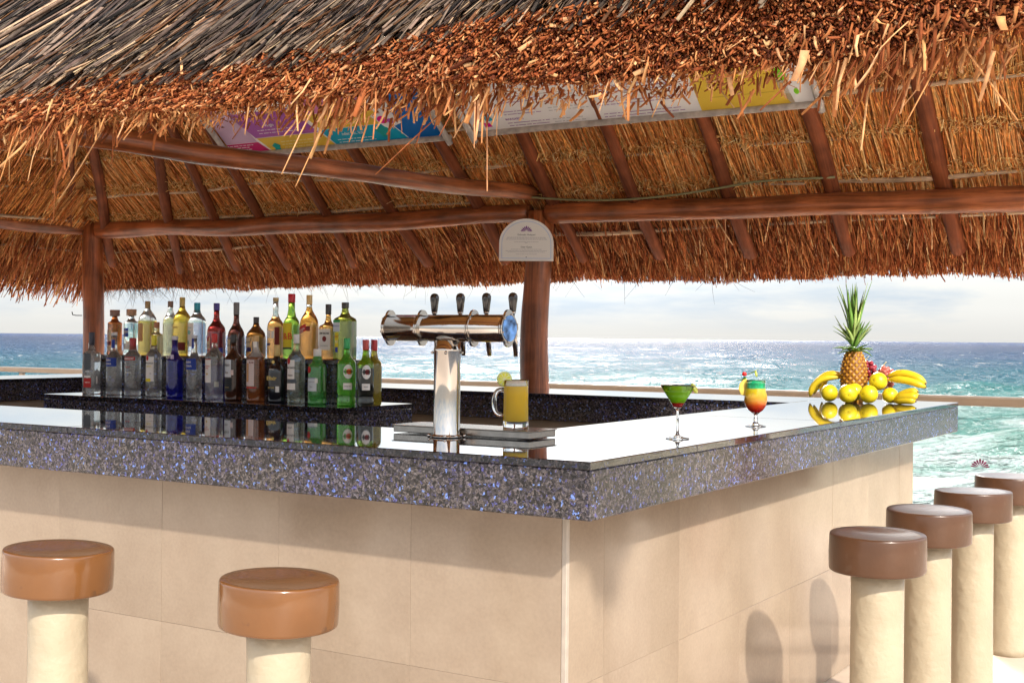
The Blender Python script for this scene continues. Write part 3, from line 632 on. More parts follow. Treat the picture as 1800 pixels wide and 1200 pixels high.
near_strands('cut_thatch_ends', 6000, (-.05, .95), 0, (.04, .10), .020, (.003, .009), (.0012, .0025), CUT, [3, 3, 3, 2.6, 2, 2], lean=.35)
# bottom edge: loose bits hanging
def hang(n, Lr, wr, cols, wts, ps=(-.66, -.50), zr=(-.02, .06), lean_t=.25, lean_s=-.35, pw=2.0, thk=.0022):
    t = rng.uniform(TMIN, TMAX, n); s = rng.uniform(*ps, n); z = ebz(t) + rng.uniform(*zr, n)
    Ln = Lr[0] + (Lr[1] - Lr[0]) * rng.uniform(0, 1, n) ** pw
    clump = np.clip(.55 + .8 * wob(t, 2.7, .5), .25, 1.4); Ln = Ln * clump
    P = WN(np.stack([s, t, z], 1)); D = WN(np.stack([s + (lean_s + rng.normal(0, .25, n)) * Ln, t + rng.normal(.10, lean_t, n) * Ln, z - Ln], 1)) - P
    w = rng.uniform(*wr, n)
    strands('hanging_straw', P, D, w, np.full(n, thk), palette(cols, wts, n), STRAW, sh, k=4, segs=2, sag=rng.normal(0, .008, (n, 3)), taper=.7, tilt=.9)
HANG = [(.40, .155, .055), (.26, .080, .026), (.58, .32, .15), (.17, .045, .015), (.50, .24, .095)]
hang(8500, (.012, .06), (.003, .007), HANG, [4, 4, 2, 3, 2])
hang(750, (.03, .12), (.003, .008), HANG, [3, 3, 3, 2, 3], zr=(-.04, .02))
hang(110, (.05, .13), (.010, .017), HANG, [3, 1, 3, .5, 3], zr=(-.03, .03), lean_t=.18)
hang(70, (.10, .22), (.002, .004), HANG, [1, 1, 4, 1, 2], zr=(-.03, .02), lean_t=.35, pw=1.0)
# top surface: weathered grey leaves running down to the cut edge
GREY = [(.055, .039, .031), (.026, .019, .017), (.105, .075, .057), (.20, .14, .10), (.010, .008, .007), (.40, .27, .165), (.12, .055, .026)]
def top_straw(n, sr, Lr, wr, wts, zo=(0.0, .05), ln=.16):
    s = rng.uniform(*sr, n); t = rng.uniform(TMIN, TMAX, n); 
    face = np.interp(t, [-1.2, -.7, -.2, .6, 1.6, 4], [.18, .150, .120, .108, .085, .085]) + .030 * wob(t, .7, 2.0)
    base = ebz(t) + face + SL * .88 * (s + .60) + rng.uniform(*zo, n)
    Ln = rng.uniform(*Lr, n); up_ = np.stack([s + .77 * Ln, t - rng.normal(.06, ln, n) * Ln, base + .60 * Ln + rng.uniform(-.01, .03, n)], 1)
    lowp = np.stack([s, t, base], 1); P, Q = WN(up_), WN(lowp); w = rng.uniform(*wr, n)
    sag = np.zeros((n, 3)); sag[:, 2] = rng.normal(0, .012, n); sag[:, 0] = rng.normal(0, .01, n)
    strands('roof_top_leaves', P, Q - P, w, w * rng.uniform(.12, .4, n), palette(GREY, wts, n, .25), STRAW, sh, k=4, segs=3, sag=sag, tilt=.6, taper=.75)
top_straw(40000, (-.60, 1.3), (.35, .75), (.004, .011), [4, 4, 2.5, 1.2, 3, .4, 1])
top_straw(12000, (-.655, -.35), (.18, .45), (.0035, .010), [2, 1.5, 3, 3, 1, 2.0, 2], zo=(-.02, .04))
top_straw(900, (-.62, .7), (.3, .6), (.007, .014), [1, 1, 3, 4, 0, 3, 1], zo=(.03, .07), ln=.25)
# thin cable sagging along the beam right of the middle post
mb = MB(); pts = []
for k in range(15):
    u = k / 14; pts.append(W(3.93, 2.80 - 2.15 * u, 2.31 - .07 * math.sin(math.pi * min(1, u * 1.25)) - .02 * u))
mb.tube(pts, .007, 6); meta(mb.obj('cable', pm('olive_cable', (.20, .19, .09), .5)), 'thin olive cable sagging along the beam right of the middle post', 'cable')
mb = MB(); P0 = W(4.0, 6.765, 1.555); mb.tube([P0, P0 + Vector((-.05, 0, 0)), P0 + Vector((-.075, 0, .005)), P0 + Vector((-.08, 0, .03))], .004, 6)
mb.obj('hook', pm('dark_iron', (.03, .03, .03), .5, .8), sh, world=True)

# ------------------------------------------------------------------ lettering and flat print
TXT = {}
def text_data(s, size, bold=0.0):
    k = (s, round(size, 5), bold)
    if k not in TXT:
        cu = bpy.data.curves.new('txt', 'FONT'); cu.body = s; cu.size = size; cu.align_x = 'CENTER'; cu.align_y = 'CENTER'; cu.resolution_u = 2; cu.offset = bold * size
        ob = bpy.data.objects.new('txt', cu); COL.objects.link(ob)
        dg = bpy.context.evaluated_depsgraph_get(); me = bpy.data.meshes.new_from_object(ob.evaluated_get(dg))
        bpy.data.objects.remove(ob); V = [tuple(v.co) for v in me.vertices]; F = [tuple(p.vertices) for p in me.polygons]
        bpy.data.meshes.remove(me); TXT[k] = (V, F)
    return TXT[k]
def pc(name, col, rough=.45): return pm(name, col, rough, spec=.35)
def tube_quad(mb, R_, y0, y1, z0, z1, n=8):
    """patch of a vertical cylinder of radius R_ facing -x, y0..y1 measured along the arc to the right (= -y)"""
    vs = []; fs = []
    for i in range(n + 1):
        a = (y0 + (y1 - y0) * i / n) / R_
        vs += [(-R_ * math.cos(a), -R_ * math.sin(a), z0), (-R_ * math.cos(a), -R_ * math.sin(a), z1)]
    for i in range(n): fs.append((2 * i, 2 * i + 2, 2 * i + 3, 2 * i + 1))
    mb.add(vs, fs, True)
def cyl_map(R_, x, y): return (-R_ * math.cos(x / R_), -R_ * math.sin(x / R_), y)
def flat_map(D_, x, y): return (-D_, -x, y)
def shape_on(mp_, pts):   # polygon given in label coordinates
    return [mp_(x, y) for x, y in pts]
def ell(cx, cy, rx, ry, n=20): return [(cx + rx * math.cos(2 * math.pi * i / n), cy + ry * math.sin(2 * math.pi * i / n)) for i in range(n)]

# ------------------------------------------------------------------ bottles
GL = {}
def glass(name, col, rough=.02, fill=None, top=(.95, .97, .96), ior=1.2):
    if name in MAT: return MAT[name]
    m = pm(name, tuple(c ** .75 for c in col), rough, trans=.90 if min(col) > .7 else .72, ior=ior, coat=.9)
    if fill is not None:
        t = m.node_tree; p = t.nodes['Principled BSDF']; co = N(t, 'ShaderNodeTexCoord'); sp = N(t, 'ShaderNodeSeparateXYZ'); L(t, co.outputs['Object'], sp.inputs['Vector'])
        g = N(t, 'ShaderNodeMath', operation='GREATER_THAN'); g.inputs[1].default_value = fill; L(t, sp.outputs['Z'], g.inputs[0])
        x = N(t, 'ShaderNodeMix'); x.data_type = 'RGBA'; x.inputs['A'].default_value = (*col, 1); x.inputs['B'].default_value = (*top, 1); L(t, g.outputs[0], x.inputs['Factor']); L(t, x.outputs['Result'], p.inputs['Base Color'])
    return m
def sq(p=5.0):
    def f(a, z): return 1.0 / ((abs(math.cos(a)) ** p + abs(math.sin(a)) ** p) ** (1 / p)) * (1.0)
    return f
def bottle(name, s, t, z, H, r, label, gcol, cap, shape='round', neck=.30, nr=.013, capfrac=.12, capr=None, fill=None, gtop=(.94, .96, .95), labels=(), deco=(), rz=0.0, shoulder=.10, group='liquor bottles on the granite shelf', cat='bottle', foot=False, base_r=None):
    """z = height of the shelf; H total height; r body radius; labels = (mat, x0, x1, z0, z1[, kind]); deco = (text, size, mat, x, z)"""
    o = thing(name, W(s, t, z), label, cat, group, ANG + rz + .20 + .05 * math.sin(t * 40))
    zc = H * (1 - capfrac); zs = H * (1 - neck); sh_ = H * shoulder
    br = base_r or r
    prof = [(br * .80, .003), (br * .93, 0), (br * .99, .004), (br, .010)]
    if foot: prof += [(br * .99, .03), (r * .90, .045), (r * .98, .06)]
    prof += [(r, .03 + (.05 if foot else 0)), (r, zs - sh_), (r * .985, zs - sh_ * .75), (r * .90, zs - sh_ * .42), (r * .70, zs - sh_ * .14), (r * .48 + nr * .2, zs + .002), (nr * 1.25, zs + .018), (nr * 1.04, zs + .035), (nr, zc)]
    fn = None
    if shape == 'square':
        f0 = sq(6); fn = lambda a, zz: (1 + (f0(a + 0.0, 0) - 1) * (1 if zz < zs - sh_ * .4 else max(0, 1 - (zz - zs + sh_ * .4) / (sh_ * .5)))) * .90
    if shape == 'oct': f0 = lambda a: 1.0 / math.cos(((a + math.pi / 8) % (math.pi / 4)) - math.pi / 8) * .95; fn = lambda a, zz: f0(a) if zz < zs - sh_ * .3 else 1
    if shape == 'flask': fn = lambda a, zz: (1 - .30 * abs(math.cos(a)) ** 2) if zz < zs else 1
    mb = MB(); mb.lathe(prof, 32, fn); mb.obj('glass_body', glass('glass_' + str(gcol) + str(fill), gcol, fill=fill, top=gtop), o)
    cr = capr or nr * 1.12; mb = MB(); cm = cap if not isinstance(cap, tuple) else pm('cap_' + str(cap), cap, .35, coat=.2)
    mb.lathe([(cr * .96, zc - H * .004), (cr, zc + .002), (cr, H - .003), (cr * .94, H), (.001, H)], 20); mb.obj('cap', cm, o)
    lab0 = None
    for i, lb in enumerate(labels):
        mat_, x0, x1, z0, z1 = lb[:5]; kind = lb[5] if len(lb) > 5 else 'rect'
        Rl = (r * .905 if shape == 'square' else (r * (.70 if shape == 'flask' else (.965 if shape == 'oct' else 1.0)))) + .0007 + .0003 * i
        if kind == 'neck': Rl = nr * 1.06 + .0006
        mb = MB()
        mp_ = (lambda x, y, D_=Rl: flat_map(D_, x, y)) if shape in ('square', 'flask') and kind != 'neck' else (lambda x, y, D_=Rl: cyl_map(D_, x, y))
        if kind in ('ell',):
            pts = ell((x0 + x1) / 2, (z0 + z1) / 2, (x1 - x0) / 2, (z1 - z0) / 2, 24); c = mp_((x0 + x1) / 2, (z0 + z1) / 2)
            vs = [c] + shape_on(mp_, pts); mb.add(vs, [(0, 1 + k, 1 + (k + 1) % 24) for k in range(24)])
        elif kind == 'slant':
            dz = (x1 - x0) * .38; vs = []; fs = []
            for k in range(9):
                u = k / 8; x = x0 + (x1 - x0) * u; vs += [mp_(x, z0 + dz * u), mp_(x, z1 + dz * u)]
            fs = [(2 * k, 2 * k + 2, 2 * k + 3, 2 * k + 1) for k in range(8)]; mb.add(vs, fs)
        else:
            vs = []
            for k in range(11):
                x = x0 + (x1 - x0) * k / 10; vs += [mp_(x, z0), mp_(x, z1)]
            mb.add(vs, [(2 * k, 2 * k + 2, 2 * k + 3, 2 * k + 1) for k in range(10)])
        lo = mb.obj('label', mat_, o)
        if lab0 is None: lab0 = lo
        maps = mp_
    for d in deco:
        tx, size, mat_, x, zz = d[:5]; sl = d[5] if len(d) > 5 else 0
        Rl = (r * .905 if shape == 'square' else (r * (.70 if shape == 'flask' else (.965 if shape == 'oct' else 1.0)))) + .0007 + .0003 * len(labels) + .0004
        mp_ = (lambda a, b, D_=Rl: flat_map(D_, a, b)) if shape in ('square', 'flask') else (lambda a, b, D_=Rl: cyl_map(D_, a, b))
        V, F = text_data(tx, size, .02)
        mb = MB(); mb.add([mp_(x + vx, zz + vy + sl * vx) for vx, vy, _ in V], F)
        mb.obj('lettering', mat_, lab0 if lab0 else o)
    return o
wht = pc('label_white', (.86, .85, .82)); cream = pc('label_cream', (.74, .62, .42)); blu = pc('label_blue', (.015, .05, .36)); red_ = pc('label_red', (.52, .018, .015))
blk = pc('print_black', (.012, .012, .014)); yel = pc('label_yellow', (.80, .66, .02)); gold = pm('print_gold', (.62, .42, .12), .35, .6); grn = pc('print_green', (.03, .32, .10))
teal = pc('print_teal', (.02, .42, .40)); dred = pc('label_maroon', (.20, .015, .015)); grey_ = pc('print_grey', (.35, .35, .36)); pinkw = pc('label_pinkish', (.74, .62, .60)); tan = pc('label_tan', (.60, .32, .14)); navy = pc('print_navy', (.02, .02, .15)); dkg = pc('print_dark_slate', (.10, .12, .14)); orange = pc('print_orange', (.72, .12, .02))
CL = (.93, .96, .96); AMB = (.80, .33, .07); BRN = (.20, .05, .012); DKB = (.035, .012, .008); GLD = (.93, .68, .10); GRN = (.10, .62, .06); PGR = (.62, .90, .58)
FS = 1.775; ZF = 1.0905; ZB = 1.2975; BS = 1.985
# (front row, left to right)
bottle('liquor_bottle', FS, 3.985, ZF, .328, .043, 'clear square bottle with a small red seal, first in the front row from the left', CL, (.03, .03, .06), 'square', capfrac=.20, nr=.0135,
       labels=((dkg, -.022, .016, .13, .215), (red_, -.024, .018, .035, .085), (wht, -.02, .014, .088, .097)), deco=(('SILVER', .008, wht, -.003, .12), ('TEQUILA', .007, wht, -.003, .062)), rz=.15, shoulder=.07)
bottle('liquor_bottle', 1.845, 4.075, ZF, .27, .036, 'shorter clear bottle behind the red-sealed one at the left end', CL, (.75, .76, .78), 'round', neck=.3, rz=.1, labels=((wht, -.02, .02, .05, .09),))
bottle('liquor_bottle', FS, 3.81, ZF, .33, .040, 'clear vodka bottle with blue label and silver cap, second from left in front', CL, (.66, .67, .72), labels=((blu, -.036, .036, .150, .195), (blu, -.008, .012, .245, .29, 'neck')),
       deco=(('EREN', .015, wht, -.012, .182), ('VODKA', .0125, wht, -.012, .163)), capfrac=.055, neck=.34, nr=.014)
bottle('liquor_bottle', FS, 3.668, ZF, .300, .041, 'clear vodka bottle with dark red cap and red band label', CL, (.42, .01, .012), labels=((red_, -.038, .036, .185, .202), (wht, -.02, .018, .12, .122)), deco=(('SMIRNOFF', .013, wht, 0, .1925), ('No 21', .010, red_, -.002, .15)), capfrac=.20, neck=.24, nr=.0155)
bottle('liquor_bottle', FS, 3.512, ZF, .316, .040, 'clear rum bottle with bright yellow cap and white and yellow label', CL, (.82, .72, .01), labels=((wht, -.028, .024, .08, .205), (yel, -.028, .008, .078, .094), (red_, -.024, -.004, .186, .21, 'ell')),
       deco=(('BACARDI', .0115, blk, -.002, .172), ('LIMON', .010, yel, -.004, .156), ('|||||', .008, grey_, .008, .12)), capfrac=.17, neck=.26)
bottle('liquor_bottle', FS, 3.360, ZF, .312, .042, 'cobalt blue vodka bottle with white lettering', (.010, .012, .42), (.72, .70, .78), labels=((pc('label_lilac', (.6, .5, .75)), .002, .020, .196, .218),), deco=(('SKYY', .024, wht, -.012, .206),), capfrac=.06, neck=.32, nr=.0145)
bottle('liquor_bottle', FS, 3.222, ZF, .318, .039, 'clear vodka bottle with blue label and neck band, right of the cobalt one', CL, (.70, .72, .78), labels=((blu, -.035, .033, .145, .20), (blu, -.008, .006, .25, .30, 'neck')),
       deco=(('EREN', .015, wht, -.012, .182), ('VODKA', .013, wht, -.012, .163), ('<<', .012, gold, -.02, .14)), capfrac=.05, neck=.34)
bottle('liquor_bottle', 1.85, 3.12, ZF, .255, .036, 'cobalt blue bottle half hidden behind a clear vodka bottle', (.012, .010, .45), (.012, .012, .3), labels=((wht, -.008, .010, .06, .085),), capfrac=.12)
bottle('liquor_bottle', FS, 3.083, ZF, .325, .044, 'ribbed clear bottle with bright red cap and white label', (.95, .95, .88), (.70, .02, .015), labels=((wht, -.036, .010, .085, .20), (red_, -.036, .010, .197, .2005)), deco=(('GUSANO', .009, red_, -.014, .165), ('ROJO', .009, red_, -.014, .155), ('•', .04, gold, -.012, .125)), capfrac=.13, neck=.26)
bottle('liquor_bottle', FS, 2.953, ZF, .324, .042, 'dark brown rum bottle with pale label and black cap in front row', (.09, .025, .012), (.015, .013, .013), labels=((pc('label_ice', (.66, .72, .78)), -.036, .014, .115, .20), (blk, -.036, .018, .045, .11), (pinkw, .012, .026, .125, .15)),
       deco=(('AÑEJO', .014, blk, -.014, .172), ('Ron', .014, blk, -.012, .137), ('~~~', .016, gold, -.01, .065)), capfrac=.13, neck=.30)
bottle('liquor_bottle', FS, 2.806, ZF, .319, .044, 'spiced rum bottle with pinkish label and tan cap', (.50, .17, .05), (.66, .42, .16), fill=.215, labels=((pinkw, -.038, .018, .075, .20), (tan, -.030, -.012, .095, .185), (red_, -.038, .03, .065, .07), (wht, -.012, .012, .252, .29, 'neck')),
       deco=(('RUM', .012, dred, .004, .188),), capfrac=.09, neck=.27)
bottle('liquor_bottle', FS, 2.670, ZF, .275, .044, 'squat black liqueur bottle with gold foil neck and gold script', (.012, .012, .02), (.66, .48, .16), labels=((gold, -.010, .006, .185, .201, 'ell'), (wht, .012, .032, .05, .078)),
       deco=(('BOTELLA', .007, wht, -.008, .158), ('Elixir', .026, gold, -.010, .115), ('XO XO', .010, gold, -.012, .07)), capfrac=.20, neck=.30, shape='flask', shoulder=.2)
bottle('liquor_bottle', FS, 2.548, ZF, .327, .042, 'pale clear rum bottle with white cap and white label, beside the green gin', (.80, .93, .82), (.74, .74, .74), labels=((wht, -.036, .012, .115, .205), (dkg, -.036, .022, .098, .115), (wht, -.036, .016, .065, .095), (red_, -.032, -.010, .185, .215, 'ell')),
       deco=(('BACARDI', .012, blk, -.008, .168), ('RON', .012, blk, -.010, .132)), capfrac=.13, neck=.28)
bottle('liquor_bottle', FS, 2.418, ZF, .258, .043, 'squat green gin bottle with red seal and pale label', (.10, .60, .10), (.78, .77, .74), labels=((pc('label_frost', (.66, .72, .76)), -.038, .018, .062, .125), (navy, -.038, .018, .121, .1235), (red_, -.038, -.012, .145, .178, 'ell'), (wht, .010, .024, .10, .122)),
       deco=(('LONDON', .008, grey_, -.010, .105), ('Gin', .012, grey_, -.01, .082)), capfrac=.15, neck=.24, nr=.017)
bottle('vermouth_bottle', FS, 2.241, ZF, .310, .043, 'bright green vermouth bottle with green cap and oval white label', (.13, .72, .04), (.03, .42, .12), labels=((wht, -.024, .022, .125, .19, 'ell'), (orange, -.010, .014, .145, .17, 'ell'), (wht, -.024, .018, .075, .105)),
       deco=(('MARTINI', .0115, blk, -.001, .157), ('EXTRA DRY', .006, blk, -.003, .09)), capfrac=.15, neck=.30, foot=True, rz=.62)
bottle('vermouth_bottle', FS, 2.130, ZF, .304, .038, 'green vermouth bottle with dark lower half, oval label and red cap', (.04, .045, .04), (.55, .06, .05), fill=.175, gtop=(.34, .62, .03), labels=((wht, -.022, .020, .125, .19, 'ell'), (dred, -.008, .012, .145, .17, 'ell'), (wht, -.022, .016, .075, .105)),
       deco=(('MARTINI', .0105, blk, -.001, .157), ('ROSSO', .006, blk, -.003, .09)), capfrac=.15, neck=.30, foot=True, rz=.62)
bottle('vermouth_bottle', 1.862, 2.150, ZF, .304, .036, 'amber-green vermouth bottle with dark red cap, at the right end behind another', (.42, .32, .02), (.50, .01, .02), capfrac=.16, neck=.30)
# back row
bottle('tequila_bottle', BS, 4.050, ZB, .245, .040, 'amber tequila bottle with wide brown stopper, leftmost on the upper step', (.50, .10, .02), (.30, .17, .13), 'oct', capfrac=.14, capr=.027, neck=.26, nr=.012, base_r=.046, labels=((cream, -.034, .008, .075, .135), (dred, -.034, .006, .052, .072), (cream, -.036, .006, .022, .048)), deco=(('1800', .017, wht, -.013, .112),), shoulder=.06)
bottle('tequila_bottle', BS, 3.918, ZB, .248, .041, 'clear tequila bottle with wide copper stopper and blue 1800 label', (.88, .93, .92), (.50, .28, .16), 'oct', capfrac=.14, capr=.027, neck=.26, nr=.012, base_r=.047, labels=((blu, -.032, .010, .098, .145), (wht, -.026, .022, .03, .062)), deco=(('1800', .019, wht, -.011, .124),), shoulder=.06)
bottle('tequila_bottle', BS, 3.792, ZB, .291, .050, 'round-shouldered bottle of golden tequila, clear above the liquor', (.92, .68, .16), (.36, .24, .10), fill=.183, labels=((tan, -.040, .004, .075, .172),), capfrac=.13, neck=.22, shoulder=.22, deco=(('Reposado', .009, gold, -.018, .125),))
bottle('tequila_bottle', BS + .03, 3.650, ZB, .291, .040, 'pale yellow tequila bottle with brown cork', (.86, .84, .50), (.22, .13, .09), fill=.20, capfrac=.11, neck=.26, shoulder=.18)
bottle('tequila_bottle', 1.925, 3.655, ZB, .178, .028, 'small square bottle with a long cork and cream label between two tall ones', (.70, .62, .36), (.42, .16, .07), 'square', capfrac=.17, neck=.32, labels=((cream, -.022, .022, .02, .06),), deco=(('OLMECA', .009, tan, 0, .04),))
bottle('tequila_bottle', BS, 3.530, ZB, .309, .049, 'tall golden tequila bottle with gold cap and maroon band', (.92, .58, .04), (.56, .40, .10), capfrac=.15, neck=.26, shoulder=.20, labels=((dred, -.010, .046, .03, .072),), deco=(('CUERVO', .012, tan, -.018, .15),))
bottle('tequila_bottle', BS, 3.420, ZB, .280, .047, 'clear bottle with turquoise cap and white, green and blue label', (.93, .95, .93), (.01, .36, .50), capfrac=.19, neck=.24, nr=.0145, labels=((wht, -.042, .012, .05, .175), (teal, -.034, -.006, .115, .135, 'ell'), (teal, -.036, -.022, .06, .085, 'ell')), deco=(('Blanco', .010, teal, -.014, .150),), shoulder=.15)
bottle('rum_bottle', BS, 3.280, ZB, .277, .048, 'dark red rum bottle with indigo cap on the upper step', (.22, .012, .012), (.06, .04, .30), capfrac=.13, neck=.38, nr=.014, labels=((cream, -.042, -.006, .04, .10), (red_, -.034, -.014, .08, .104)), deco=(('RON', .012, dred, -.024, .058),), shoulder=.18)
bottle('liqueur_bottle', BS, 3.140, ZB, .280, .044, 'black coffee liqueur bottle with long grey cap', (.06, .015, .012), (.16, .16, .17), capfrac=.22, neck=.45, nr=.0135, labels=((cream, -.038, -.008, .02, .09), (blk, -.006, .016, .04, .10), (pinkw, .020, .030, .06, .085)), deco=(('CAFE', .010, blk, -.022, .06),), shoulder=.22)
bottle('liqueur_bottle', BS, 3.003, ZB, .205, .050, 'squat brown bottle with black cap and tan label', (.30, .10, .015), (.05, .045, .045), capfrac=.15, neck=.30, labels=((cream, -.042, -.006, .055, .10), (navy, -.042, .0, .03, .052)), deco=(('COGNAC', .009, blk, -.024, .078),), shoulder=.24)
bottle('whisky_bottle', BS, 2.872, ZB, .302, .042, 'whisky bottle with cork-coloured cap, clear neck and dark red side label', (.88, .45, .14), (.60, .45, .22), fill=.205, capfrac=.06, neck=.36, nr=.013, labels=((wht, -.036, -.006, .10, .135), (wht, -.002, .014, .10, .135), (dred, .016, .040, .06, .155), (navy, -.034, -.008, .062, .074)), shoulder=.16)
bottle('whisky_bottle', BS, 2.767, ZB, .320, .041, 'green whisky bottle with bright red cap and yellow label', (.30, .62, .04), (.58, .01, .025), capfrac=.13, neck=.36, nr=.016, labels=((yel, -.037, .024, .055, .175), (blk, -.037, .024, .045, .054)), deco=(('J&B', .046, orange, -.004, .108),), shoulder=.15)
bottle('whisky_bottle', BS, 2.652, ZB, .313, .047, 'amber whisky bottle with slanted red label and gold cap', (.86, .40, .08), (.78, .54, .22), fill=.255, capfrac=.15, neck=.30, labels=((red_, -.046, .010, .115, .150, 'slant'), (dred, .010, .030, .136, .160)), deco=(('WALKER', .012, wht, -.020, .140, .38), ('JOHNNIE', .008, wht, -.022, .129, .38)), shoulder=.22)
bottle('whisky_bottle', BS, 2.530, ZB, .267, .042, 'bourbon bottle with black cap and white label with a red seal', (.72, .30, .06), (.05, .045, .05), 'square', capfrac=.18, neck=.36, labels=((wht, -.032, .030, .045, .145), (dred, -.013, .009, .085, .112, 'ell')), deco=(('JIM BEAM', .0125, blk, -.002, .125), ('BOURBON', .008, grey_, -.002, .065)), shoulder=.08)
bottle('whisky_bottle', BS, 2.425, ZB, .275, .052, 'dark green square bottle with black cap, rightmost on the upper step', (.20, .22, .02), (.05, .05, .05), 'square', capfrac=.10, neck=.24, nr=.016, labels=((pc('label_pale_blue', (.55, .62, .72)), -.040, -.004, .135, .178), (grn, -.040, -.004, .179, .19), (yel, -.030, -.012, .035, .13), (blu, -.028, -.014, .035, .06)),
       deco=(('BUCHANAN', .006, blu, -.022, .162), ('DC', .014, red_, -.021, .11), ('O', .016, wht, -.021, .085)), shoulder=.10)

# ------------------------------------------------------------------ beer tower
tw = thing('beer_tower', W(.431, .742, TOP), 'polished steel T-shaped draught beer tower with four black tap handles', 'beer tap', rz=ANG)
mb = MB(); mb.lathe([(.046, .0005), (.050, .002), (.050, .005), (.0425, .008), (.0415, .010), (.0415, .265), (.043, .268), (.043, .274), (.041, .277), (.041, .300)], 40); mb.obj('column', STEEL, tw)
mb = MB()
for k in range(4):
    a = k * math.pi / 2 + .5; mb.ball((.055 * math.cos(a), .055 * math.sin(a), .005), .006, 10, 6)
    mb.ball((.046 * math.cos(a), .046 * math.sin(a), .262), .005, 8, 6)
mb.obj('mounting_bolts', STEEL, tw)
HB = .338; 
def ytube(mb, y0, y1, r, n=36, x=0, z=HB):
    vs = []; 
    for y in (y0, y1):
        for i in range(n): a = 2 * math.pi * i / n; vs.append((x + r * math.cos(a), y, z + r * math.sin(a)))
    mb.add(vs, [(i, (i + 1) % n, n + (i + 1) % n, n + i) for i in range(n)] + [tuple(range(n))[::-1], tuple(range(n, 2 * n))], False)
    for q in range(len(mb.sm) - n - 2, len(mb.sm) - 2): mb.sm[q] = True
mb = MB(); ytube(mb, -.219, .223, .0415, 48); mb.obj('barrel', STEEL, tw)
for y0 in (-.222, -.098, .096, .222):
    mb = MB(); ytube(mb, y0 - .005, y0 - .001, .0455, 40); ytube(mb, y0 + .001, y0 + .005, .0455, 40)
    for sx, sz in ((0, 1), (0, -1)):
        vs = []; n = 28
        for y in (y0 - .004, y0 + .004):
            for i in range(n): a = 2 * math.pi * i / n; vs.append((.024 * math.cos(a), y, HB + sz * .0325 + .024 * math.sin(a)))
        mb.add(vs, [(i, (i + 1) % n, n + (i + 1) % n, n + i) for i in range(n)] + [tuple(range(n))[::-1], tuple(range(n, 2 * n))])
    for k in range(6):
        a = k * math.pi / 3 + .3; mb.ball((.042 * math.cos(a), y0 + .007 * (1 if y0 > 0 else -1), HB + .042 * math.sin(a)), .0035, 8, 5)
    mb.obj('flange', STEEL, tw)
mb = MB(); ytube(mb, -.2285, -.2275, .039, 40); mb.obj('end_badge', pm('blue_marbled_badge', (.12, .28, .62), .12, .3, noise=(35, .9)), tw)
for y0 in (-.192, -.095, .003, .103):
    mb = MB(); mb.tube([(.036, y0, HB + .002), (.075, y0, HB + .002)], .010, 14)
    mb.tube([(.070, y0, HB + .012), (.078, y0, HB - .006), (.086, y0, HB - .035), (.094, y0, HB - .085)], [.012, .0125, .009, .0065], 14)
    mb.ball((.078, y0, HB + .002), .0155, 14, 9)
    mb.lathe([(.006, HB + .012), (.006, HB + .045), (.009, HB + .047), (.009, HB + .052)], 14, c=(.074, y0)); fa = mb.obj('tap', STEEL, tw)
    mb = MB(); mb.lathe([(.0085, HB + .050), (.010, HB + .055), (.0125, HB + .078), (.0145, HB + .092), (.0140, HB + .101), (.010, HB + .108), (.004, HB + .111)], 18, c=(.074, y0)); mb.obj('tap_handle', BLACKP, fa)

tr = thing('drip_tray', W(0, 0, TOP), 'brushed steel drip tray lying behind the beer tower', 'drip tray', rz=ANG)
mb = MB(); mb.box(.478, .637, .470, .985, .0035, .0245); mb.obj('tray_body', BRUSH, tr, bevel=.002)
mb = MB(); mb.box(.474, .641, .466, .989, .024, .027); mb.obj('tray_plate', BRUSH, tr, bevel=.0008)

# ------------------------------------------------------------------ drinks
GLS = pm('clear_glass', (.97, .98, .98), .0, trans=1.0, ior=1.38)
LIME = pm('lime_rind', (.45, .52, .012), .35, coat=.2, noise=(60, .15)); PULP = pm('lime_pulp', (.72, .74, .05), .3, sss=.3); PITH = pm('lime_pith', (.78, .80, .50), .5)
def lime_slice(name, parent, loc, rot, r=.026, th=.006):
    mb = MB(); mb.lathe([(r * .93, -th / 2), (r, -th / 2 + .001), (r, th / 2 - .001), (r * .93, th / 2)], 28); o = mb.obj(name, LIME, parent, loc=loc, rot=rot)
    mb = MB()
    for sgn in (-1, 1):
        for k in range(9):
            a0 = 2 * math.pi * (k + .08) / 9; a1 = 2 * math.pi * (k + .92) / 9; rr = r * .82; z = sgn * (th / 2 + .0006)
            pts = [(r * .10 * math.cos((a0 + a1) / 2), r * .10 * math.sin((a0 + a1) / 2), z)] + [(rr * math.cos(a0 + (a1 - a0) * i / 4), rr * math.sin(a0 + (a1 - a0) * i / 4), z) for i in range(5)]
            mb.add(pts, [tuple(range(6)) if sgn > 0 else tuple(range(6))[::-1]])
    mb.obj('segments', PULP, o)
    mb = MB(); mb.lathe([(.0001, -th / 2 - .0003), (r * .9, -th / 2 - .0003), (r * .9, th / 2 + .0003), (.0001, th / 2 + .0003)], 28); mb.obj('pith', PITH, o)
    return o
